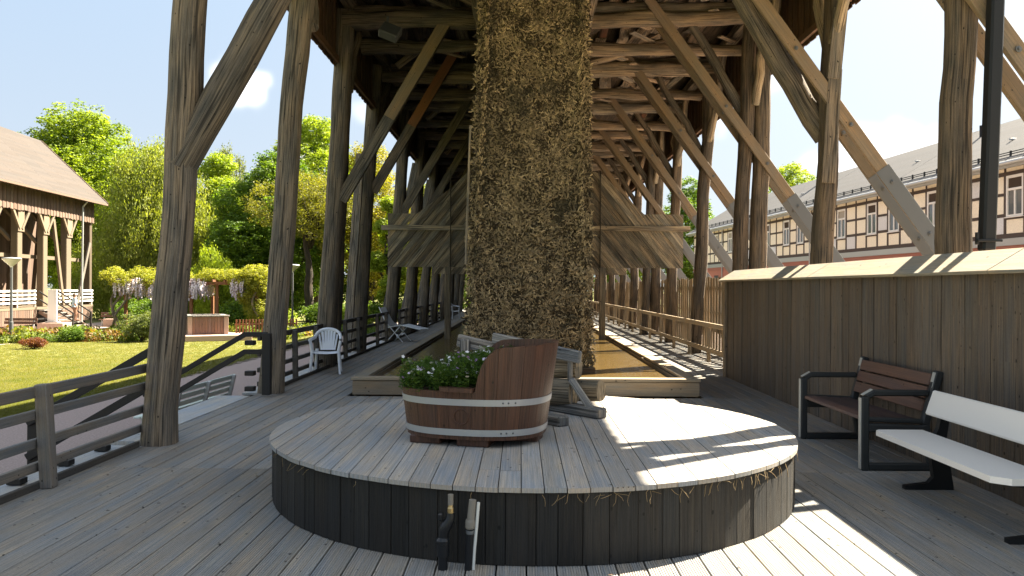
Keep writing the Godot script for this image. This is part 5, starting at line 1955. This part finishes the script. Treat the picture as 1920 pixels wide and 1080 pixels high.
	slab(m, sh, Transform3D(turn * Basis(Vector3.RIGHT, Vector3.BACK, Vector3.DOWN), sp + Vector3.UP * 0.0 - turn * Vector3(0.0, 0, 0.02)), 0.028)
	part("arm_board", m, M.tub, o)
	m = MB.new()
	for th in [1.55]:
		var c: Vector3 = S.call(th, 0.225, -0.002)
		var nn: Vector3 = (turn * Vector3(cos(th) / 0.53, -0.12, sin(th) / 0.44)).normalized()
		var pts := []
		var ax := Vector3.UP.cross(nn).normalized()
		var ay := nn.cross(ax)
		var g := []
		for k in 32:
			var a := TAU * k / 32.0
			var rg := PackedVector3Array()
			for j in 6:
				var b := TAU * j / 6.0
				rg.append(c + (ax * cos(a) + ay * sin(a)) * (0.055 + 0.005 * cos(b)) + nn * 0.005 * sin(b))
			g.append(rg)
		g.append(g[0])
		grid(m, g, true, 1.0, 1.0, false)
	part("plug_ring", m, M.tub, o)
	# flowers
	var f := thing("potted_flowers", "white and lilac flowers with green leaves filling the bathtub", "flowers", ctr + Vector3.UP * 0.36)
	var xf := []
	var cols := []
	var xb := []
	var cb := []
	for i in 2300:
		var u := rr(-0.58, 0.2)
		var w := rr(-0.42, 0.42)
		if pow(absf(u / 0.57), 2.4) + pow(absf(w / 0.47), 2.4) > 1.0: continue
		var top := 0.19 + 0.12 * bumps.get_noise_2d(u * 330.0 + 40.0, w * 330.0) + 0.09 * smoothstep(-0.5, 0.2, u)
		var h := top * pow(R.randf(), 0.5)
		var p := ctr + turn * Vector3(u * 1.03, 0.36 + h, w * 1.03)
		var s := rr(0.022, 0.045)
		xf.append(Transform3D(Basis(Vector3.UP, rr(0, TAU)) * Basis(Vector3.RIGHT, rr(-0.6, 0.6)) * Basis.from_scale(Vector3.ONE * s), p))
		cols.append(Color(0.035, 0.085, 0.015).lerp(Color(0.11, 0.19, 0.03), R.randf()))
		if R.randf() < 0.18 and h > top * 0.45:
			xb.append(Transform3D(Basis(Vector3.UP, rr(0, TAU)) * Basis(Vector3.RIGHT, rr(0.2, 1.3)) * Basis.from_scale(Vector3.ONE * rr(0.009, 0.015)), p + Vector3(rr(-0.01, 0.01), 0.025, rr(0, 0.02))))
			cb.append(Color(0.68, 0.68, 0.70) if R.randf() < 0.72 else Color(0.34, 0.20, 0.44) if R.randf() < 0.6 else Color(0.55, 0.48, 0.62))
	var ff := MB.new()
	for k in 5:
		var a := TAU * k / 5.0
		var d := Vector3(cos(a), 0.25, sin(a))
		var s := Vector3(-sin(a), 0, cos(a)) * 0.6
		ff.quad(Vector3.ZERO, d * 0.7 + s, d * 1.25, d * 0.7 - s, Vector3.UP, Vector2.ZERO, Vector2.ZERO, Vector2.ZERO, Vector2.ZERO)
	var sv := O
	O = Vector3.ZERO
	var fm := mesh_of(ff)
	O = sv
	scatter("leaves", clump_leaf, M.leaf, xf, cols, f)
	scatter("blossoms", fm, M.petal, xb, cb, f)

# ---------- drilled logs on their trestle
func trestle() -> void:
	var o := thing("log_trestle", "weathered trestle frame with two top rails behind the bathtub", "trestle", V(0.1, 0.46, 7.8))
	var add := func(called: String, a: Vector3, b: Vector3, w: float, t: float, nrm: Vector3, k: float) -> void:
		var m := MB.new()
		m.tint = tone(k, 0.08)
		bar(m, a, b, w, t, nrm, 0.012)
		part(called, m, M.grey_board, o)
	add.call("rail", V(-0.64, 1.075, 8.35), V(0.25, 0.90, 7.9), 0.055, 0.13, Vector3.UP, 1.0)
	add.call("rail", V(-0.27, 1.115, 8.05), V(0.55, 0.985, 7.4), 0.055, 0.115, Vector3.UP, 0.95)
	add.call("post", V(-0.56, 0.46, 8.25), V(-0.56, 1.09, 8.25), 0.1, 0.06, Vector3.BACK, 0.8)
	add.call("post", V(0.462, 0.5, 7.5), V(0.462, 1.03, 7.5), 0.075, 0.045, Vector3.RIGHT, 0.8)
	add.call("post", V(-0.22, 0.46, 8.3), V(-0.2, 1.14, 8.2), 0.08, 0.05, Vector3.BACK, 0.9)
	add.call("diagonal_brace", V(0.47, 0.78, 7.46), V(0.66, 0.5, 7.32), 0.07, 0.06, Vector3.BACK, 0.75)
	add.call("foot", V(0.15, 0.507, 7.88), V(0.73, 0.507, 7.2), 0.13, 0.09, Vector3.UP, 0.6)
	add.call("foot", V(-0.15, 0.503, 7.45), V(0.37, 0.503, 6.78), 0.12, 0.085, Vector3.UP, 0.7)
	var k := 0
	for q in [[V(-0.45, 0.655, 8.05), V(0.5, 0.655, 7.52), 0.125, "thick cracked log under the trestle rails"], [V(-0.5, 0.85, 8.2), V(0.55, 0.865, 7.62), 0.10, "pale rounded log lying on the cracked log in the trestle"], [V(-0.2, 0.62, 8.3), V(0.76, 0.66, 7.62), 0.10, "grey sawn log end sticking out right of the trestle"]]:
		var m := MB.new()
		m.tint = tone(0.9, 0.1)
		limb(m, q[0], q[1], q[2], q[2] * 0.95, 0.1, 0.01, 16, 2.3, 0.09)
		single("drilled_log", m, M.log, q[3], "log", "logs on the trestle")

# ---------- benches
func benches() -> void:
	# slatted bench with cast side frames; local z runs along the bench, x from front to back
	var o := thing("slatted_bench", "brown slatted bench with dark cast side frames before the plank wall", "bench", V(3.04, 0, 8.06))
	O = Vector3.ZERO
	for s in [-0.76, 0.76]:
		var m := MB.new()
		var b := func(ax: float, ay: float, bxx: float, by: float, w: float, t: float) -> void:
			bar(m, Vector3(ax, ay, s), Vector3(bxx, by, s), w, t, Vector3.BACK, 0.012)
		b.call(0.035, 0.0, 0.035, 0.66, 0.07, 0.066)
		b.call(0.04, 0.655, 0.115, 0.70, 0.055, 0.068)
		b.call(0.10, 0.695, 0.60, 0.695, 0.055, 0.064)
		b.call(0.06, 0.035, 0.66, 0.035, 0.065, 0.06)
		b.call(0.65, 0.01, 0.57, 0.42, 0.075, 0.064)
		b.call(0.57, 0.41, 0.70, 0.89, 0.075, 0.067)
		b.call(0.06, 0.385, 0.58, 0.37, 0.075, 0.062)
		b.call(0.04, 0.46, 0.57, 0.44, 0.045, 0.058)
		var fr := part("side_frame", m, M.cast, o)
		m = MB.new()
		bar(m, Vector3(-0.004, 0.015, s), Vector3(-0.004, 0.65, s), 0.05, 0.008, Vector3.LEFT, 0.002)
		bar(m, Vector3(0.01, 0.675, s), Vector3(0.10, 0.727, s), 0.05, 0.008, Vector3(-0.5, 0.85, 0), 0.002)
		bar(m, Vector3(0.583, 0.56, s), Vector3(0.66, 0.88, s), 0.05, 0.008, Vector3(-0.97, 0.24, 0), 0.002)
		part("worn_edge", m, M.cast_edge, fr)
	for k in 4:
		var m := MB.new()
		m.tint = tone(1.0, 0.1) if k > 0 else Color(2.0, 1.7, 1.45)
		blk(m, Vector3(0.09 + k * 0.125, 0.455 - k * 0.006, 0), Vector3(0.115, 0.036, 1.44), 0.006)
		part("seat_slat", m, M.bench_seat, o)
	for k in 3:
		var m := MB.new()
		m.tint = tone(1.0, 0.08)
		var c := Vector3(0.585 + k * 0.033, 0.575 + k * 0.117, 0)
		bx(m, Transform3D(Basis(Vector3(0.27, 0.963, 0), Vector3(-0.963, 0.27, 0), Vector3.BACK), c), Vector3(0.108, 0.034, 1.44), 0.006)
		part("back_slat", m, M.bench_back, o)
	o.rotation.y = 0.01
	# white bench on two black steel supports
	o = thing("white_bench", "white board bench on black steel supports nearest the camera", "bench", V(2.95, 0, 5.85))
	O = Vector3.ZERO
	var m := MB.new()
	slab(m, PackedVector2Array([Vector2(0.0, -0.86), Vector2(0.04, -0.9), Vector2(0.40, -0.9), Vector2(0.40, 0.84), Vector2(0.09, 0.84), Vector2(0.0, 0.76)]), Transform3D(Basis(Vector3.RIGHT, Vector3.BACK, Vector3.DOWN), Vector3(-0.02, 0.44, 0)), 0.042)
	part("seat_board", m, M.white_paint, o)
	m = MB.new()
	bx(m, Transform3D(Basis(Vector3(0.32, 0.947, 0), Vector3(-0.947, 0.32, 0), Vector3.BACK), Vector3(0.44, 0.69, -0.02)), Vector3(0.21, 0.034, 1.74), 0.012)
	part("back_board", m, M.white_paint, o)
	for s in [-0.78, 0.62]:
		m = MB.new()
		slab(m, PackedVector2Array([Vector2(0.17, 0.0), Vector2(0.56, 0.0), Vector2(0.56, 0.03), Vector2(0.50, 0.40), Vector2(0.55, 0.75), Vector2(0.49, 0.77), Vector2(0.44, 0.5), Vector2(0.40, 0.417), Vector2(0.05, 0.417), Vector2(0.05, 0.39), Vector2(0.37, 0.34), Vector2(0.40, 0.10), Vector2(0.36, 0.055), Vector2(0.17, 0.03)]), Transform3D(Basis(), Vector3(0, 0, s)), 0.055)
		part("support", m, M.iron, o)
	# pale slatted bench on the promenade, its back to the deck
	o = thing("pale_bench", "pale green slatted bench on the promenade below the wooden steps", "bench", V(-5.75, GROUND, 14.6))
	O = Vector3.ZERO
	for k in 4:
		m = MB.new()
		m.tint = tone(1.0, 0.05)
		blk(m, Vector3(-0.12 - k * 0.13, 0.44, 0), Vector3(0.11, 0.035, 2.6), 0.008)
		part("seat_slat", m, M.pale_green, o)
	for k in 4:
		m = MB.new()
		m.tint = tone(1.0, 0.05)
		bx(m, Transform3D(Basis(Vector3(0.22, 0.975, 0), Vector3(-0.975, 0.22, 0), Vector3.BACK), Vector3(0.0 + k * 0.026, 0.50 + k * 0.117, 0)), Vector3(0.088, 0.03, 2.6), 0.008)
		part("back_slat", m, M.pale_green, o)
	for s in [-1.12, 0.0, 1.12]:
		m = MB.new()
		bar(m, Vector3(-0.02, 0, s), Vector3(0.03, 0.42, s), 0.06, 0.06, Vector3.BACK)
		bar(m, Vector3(0.035, 0.42, s), Vector3(0.145, 0.9, s), 0.07, 0.055, Vector3.BACK)
		blk(m, Vector3(-0.25, 0.4, s), Vector3(0.56, 0.05, 0.05))
		blk(m, Vector3(-0.48, 0.2, s), Vector3(0.06, 0.4, 0.06))
		part("leg_frame", m, M.zinc, o)
	o.rotation.y = -0.05

# ---------- plastic chairs and the folding lounger
func chairs() -> void:
	var o := thing("plastic_chair", "white plastic garden chair by the railing near the second post", "chair", Vector3.ZERO, "white plastic chairs on the boardwalk")
	for s in [-1, 1]:
		var m := MB.new()
		log_bar(m, [Vector3(s * 0.27, 0, 0.22), Vector3(s * 0.25, 0.3, 0.2), Vector3(s * 0.24, 0.43, 0.19), Vector3(s * 0.275, 0.62, 0.2)], [0.022, 0.026, 0.03, 0.028], 10, 3.0, 0.0)
		part("leg", m, M.plastic, o)
		m = MB.new()
		log_bar(m, [Vector3(s * 0.24, 0, -0.29), Vector3(s * 0.22, 0.25, -0.24), Vector3(s * 0.2, 0.44, -0.2)], [0.022, 0.026, 0.028], 10, 3.0, 0.0)
		part("leg", m, M.plastic, o)
	var m := MB.new()
	var g := []
	for k in 9:
		var z := lerpf(0.23, -0.22, k / 8.0)
		var row := PackedVector3Array()
		for j in 9:
			var x := lerpf(-0.24, 0.24, j / 8.0)
			row.append(Vector3(x, 0.425 - 0.02 * cos(x * 6.0) - (0.03 if k == 0 else 0.0) - 0.015 * (k / 8.0), z))
		g.append(row)
	grid(m, g, false)
	part("seat", m, M.plastic, o)
	# arms and arched top in one band
	m = MB.new()
	var pts := []
	var rad := []
	for k in 29:
		var t := k / 28.0 * 2.0 - 1.0
		var a := absf(t)
		var x := 0.0
		var y := 0.0
		var z := 0.0
		if a > 0.55:
			var q := (a - 0.55) / 0.45
			x = lerpf(0.235, 0.285, q); y = lerpf(0.66, 0.63, q); z = lerpf(-0.2, 0.22, q)
		else:
			var q := a / 0.55
			x = 0.235 * sin(q * PI / 2); y = 0.66 + 0.15 * cos(q * PI / 2); z = lerpf(-0.32, -0.2, q * q)
		pts.append(Vector3(x * signf(t), y, z))
		rad.append(0.028)
	log_bar(m, pts, rad, 10, 2.6, 0.0)
	part("armrest_band", m, M.plastic, o)
	for j in 7:
		m = MB.new()
		var u := (j - 3) / 3.0
		var w := 0.026 if j != 0 and j != 6 else 0.02
		var top := 0.80 - 0.09 * u * u
		pts = []
		for k in 6:
			var t := k / 5.0
			pts.append(Vector3(u * lerpf(0.12, 0.17, t), lerpf(0.42, top, t), lerpf(-0.215, -0.315 + 0.06 * u * u, t) - 0.02 * sin(t * PI)))
		for k in 5:
			bar(m, pts[k], pts[k + 1], w * 1.75, 0.008, Vector3.BACK, 0.0)
		part("back_slat", m, M.plastic, o)
	o.position = V(-3.62, 0, 15.15)
	o.rotation.y = 0.12
	copy_of(o, "white plastic garden chair far down the boardwalk behind the basin pole", V(-3.45, 0, 41.5), 0.9)
	o = thing("folding_lounger", "pale folding deck lounger on the boardwalk past the white chair", "deck chair", Vector3.ZERO)
	for s in [-0.28, 0.28]:
		m = MB.new()
		cyl(m, Vector3(s, 0, 0.28), Vector3(s, 0.52, -0.22), 0.016)
		cyl(m, Vector3(s * 0.92, 0, -0.25), Vector3(s * 0.92, 0.5, 0.22), 0.016)
		part("leg_pair", m, M.canvas, o)
		m = MB.new()
		cyl(m, Vector3(s, 0.38, 0.85), Vector3(s, 0.5, 0.2), 0.015)
		cyl(m, Vector3(s, 0.5, 0.2), Vector3(s, 0.42, -0.2), 0.015)
		cyl(m, Vector3(s, 0.42, -0.2), Vector3(s, 1.02, -0.5), 0.015)
		part("frame_rail", m, M.canvas, o)
	for q in [[Vector3(0, 0.385, 0.84), Vector3(0, 0.5, 0.2)], [Vector3(0, 0.5, 0.19), Vector3(0, 0.425, -0.2)], [Vector3(0, 0.44, -0.21), Vector3(0, 1.0, -0.49)]]:
		m = MB.new()
		bar(m, q[0], q[1], 0.54, 0.012, Vector3.UP, 0.003)
		part("canvas", m, M.canvas, o)
	o.position = V(-3.62, 0, 24.1)
	o.rotation.y = 1.25

# ---------- a visitor on the far steps
func person() -> void:
	var at := V(-26.3, -0.60, 47.6)
	var o := thing("person", "person in a light blue shirt and brown trousers on the far steps", "person", at)
	O = Vector3.ZERO
	# joints: position, radius
	var J := {"hip": [Vector3(0, 0.92, 0), 0.135], "belly": [Vector3(0, 1.08, 0.01), 0.135], "chest": [Vector3(0, 1.3, 0), 0.15], "neck": [Vector3(0, 1.47, 0), 0.06], "head": [Vector3(0, 1.60, 0.02), 0.088], "crown": [Vector3(0, 1.655, 0.0), 0.086]}
	var bones := [["hip", "belly"], ["belly", "chest"], ["chest", "neck"], ["neck", "head"], ["head", "crown"]]
	for s in [-1, 1]:
		var k := "l" if s < 0 else "r"
		J["sh" + k] = [Vector3(s * 0.18, 1.4, 0), 0.07]
		J["el" + k] = [Vector3(s * 0.25, 1.13, -0.02), 0.046]
		J["wr" + k] = [Vector3(s * 0.25, 0.88, 0.08), 0.034]
		J["ha" + k] = [Vector3(s * 0.245, 0.78, 0.11), 0.04]
		J["th" + k] = [Vector3(s * 0.09, 0.88, 0), 0.105]
		J["kn" + k] = [Vector3(s * 0.1, 0.49 + (0.05 if s > 0 else 0.0), 0.03 + (0.12 if s > 0 else 0.0)), 0.07]
		J["an" + k] = [Vector3(s * 0.1, 0.09 + (0.1 if s > 0 else 0.0), -0.03 + (0.12 if s > 0 else 0.0)), 0.05]
		J["to" + k] = [Vector3(s * 0.11, 0.05 + (0.1 if s > 0 else 0.0), 0.12 + (0.12 if s > 0 else 0.0)), 0.045]
		bones.append_array([["chest", "sh" + k], ["sh" + k, "el" + k], ["el" + k, "wr" + k], ["wr" + k, "ha" + k], ["hip", "th" + k], ["th" + k, "kn" + k], ["kn" + k, "an" + k], ["an" + k, "to" + k]])
	var c := 0.02
	var lo := Vector3(-0.36, -0.04, -0.26)
	var n := Vector3i(36, 92, 34)
	var f := PackedFloat32Array()
	f.resize(n.x * n.y * n.z)
	f.fill(1.0)
	for b in bones:
		var a: Array = J[b[0]]
		var e: Array = J[b[1]]
		var r: float = maxf(a[1], e[1]) + 0.08
		var mn: Vector3 = (a[0].min(e[0]) - Vector3.ONE * r - lo) / c
		var mx: Vector3 = (a[0].max(e[0]) + Vector3.ONE * r - lo) / c
		var ab: Vector3 = e[0] - a[0]
		for iy in range(maxi(0, int(mn.y)), mini(n.y, int(mx.y) + 1)):
			for iz in range(maxi(0, int(mn.z)), mini(n.z, int(mx.z) + 1)):
				for ix in range(maxi(0, int(mn.x)), mini(n.x, int(mx.x) + 1)):
					var p := lo + Vector3(ix, iy, iz) * c
					var t := clampf((p - a[0]).dot(ab) / ab.length_squared(), 0, 1)
					var d: float = (p - a[0] - ab * t).length() - lerpf(a[1], e[1], t)
					var q := (iy * n.z + iz) * n.x + ix
					var h := maxf(0.04 - absf(f[q] - d), 0.0) / 0.04
					f[q] = minf(f[q], d) - h * h * 0.01
	var at_f := func(x: int, y: int, z: int) -> float: return f[(y * n.z + z) * n.x + x]
	var vert := {}
	for y in n.y - 1:
		for z in n.z - 1:
			for x in n.x - 1:
				var s := Vector3.ZERO
				var k := 0
				var v0: float = at_f.call(x, y, z)
				if v0 > 0.08: continue
				for e in [[0, 0, 0, 1, 0, 0], [0, 1, 0, 1, 1, 0], [0, 0, 1, 1, 0, 1], [0, 1, 1, 1, 1, 1], [0, 0, 0, 0, 1, 0], [1, 0, 0, 1, 1, 0], [0, 0, 1, 0, 1, 1], [1, 0, 1, 1, 1, 1], [0, 0, 0, 0, 0, 1], [1, 0, 0, 1, 0, 1], [0, 1, 0, 0, 1, 1], [1, 1, 0, 1, 1, 1]]:
					var u: float = at_f.call(x + e[0], y + e[1], z + e[2])
					var w: float = at_f.call(x + e[3], y + e[4], z + e[5])
					if (u < 0.0) != (w < 0.0):
						s += Vector3(e[0], e[1], e[2]).lerp(Vector3(e[3], e[4], e[5]), u / (u - w))
						k += 1
				if k: vert[Vector3i(x, y, z)] = lo + (Vector3(x, y, z) + s / k) * c
	var nrm := func(p: Vector3) -> Vector3:
		var i := Vector3i((p - lo) / c).clamp(Vector3i.ONE, n - Vector3i(3, 3, 3))
		return Vector3(at_f.call(i.x + 1, i.y, i.z) - at_f.call(i.x - 1, i.y, i.z), at_f.call(i.x, i.y + 1, i.z) - at_f.call(i.x, i.y - 1, i.z), at_f.call(i.x, i.y, i.z + 1) - at_f.call(i.x, i.y, i.z - 1)).normalized()
	var m := MB.new()
	for y in range(1, n.y - 1):
		for z in range(1, n.z - 1):
			for x in range(1, n.x - 1):
				var v0: float = at_f.call(x, y, z)
				if absf(v0) > 0.05: continue
				for ax in 3:
					var dq := Vector3i(1 if ax == 0 else 0, 1 if ax == 1 else 0, 1 if ax == 2 else 0)
					var v1: float = at_f.call(x + dq.x, y + dq.y, z + dq.z)
					if (v0 < 0.0) == (v1 < 0.0): continue
					var e1 := Vector3i(0, 1, 0) if ax == 0 else Vector3i(1, 0, 0)
					var e2 := Vector3i(0, 0, 1) if ax != 2 else Vector3i(0, 1, 0)
					var b0 := Vector3i(x, y, z)
					var q := [b0 - e1 - e2, b0 - e2, b0, b0 - e1]
					if not (vert.has(q[0]) and vert.has(q[1]) and vert.has(q[2]) and vert.has(q[3])): continue
					var p := [vert[q[0]], vert[q[1]], vert[q[2]], vert[q[3]]]
					var mid: Vector3 = (p[0] + p[2]) * 0.5
					var col := Color(0.45, 0.27, 0.19)
					if mid.y > 1.62 or (mid.y > 1.52 and mid.z < 0.0): col = Color(0.12, 0.085, 0.06)
					elif mid.y < 0.12: col = Color(0.05, 0.04, 0.035)
					elif mid.y < 0.93 and absf(mid.x) < 0.21: col = Color(0.22, 0.12, 0.08)
					elif mid.y < 1.46 and mid.y > 0.9 and (absf(mid.x) < 0.2 or mid.y > 1.16): col = Color(0.36, 0.47, 0.55)
					m.tint = col
					m.tri(p[0], p[1], p[2], nrm.call(p[0]), nrm.call(p[1]), nrm.call(p[2]), Vector2.ZERO, Vector2.ZERO, Vector2.ZERO)
					m.tri(p[0], p[2], p[3], nrm.call(p[0]), nrm.call(p[2]), nrm.call(p[3]), Vector2.ZERO, Vector2.ZERO, Vector2.ZERO)
	part("body", m, M.leather, o)
	o.rotation.y = 2.3
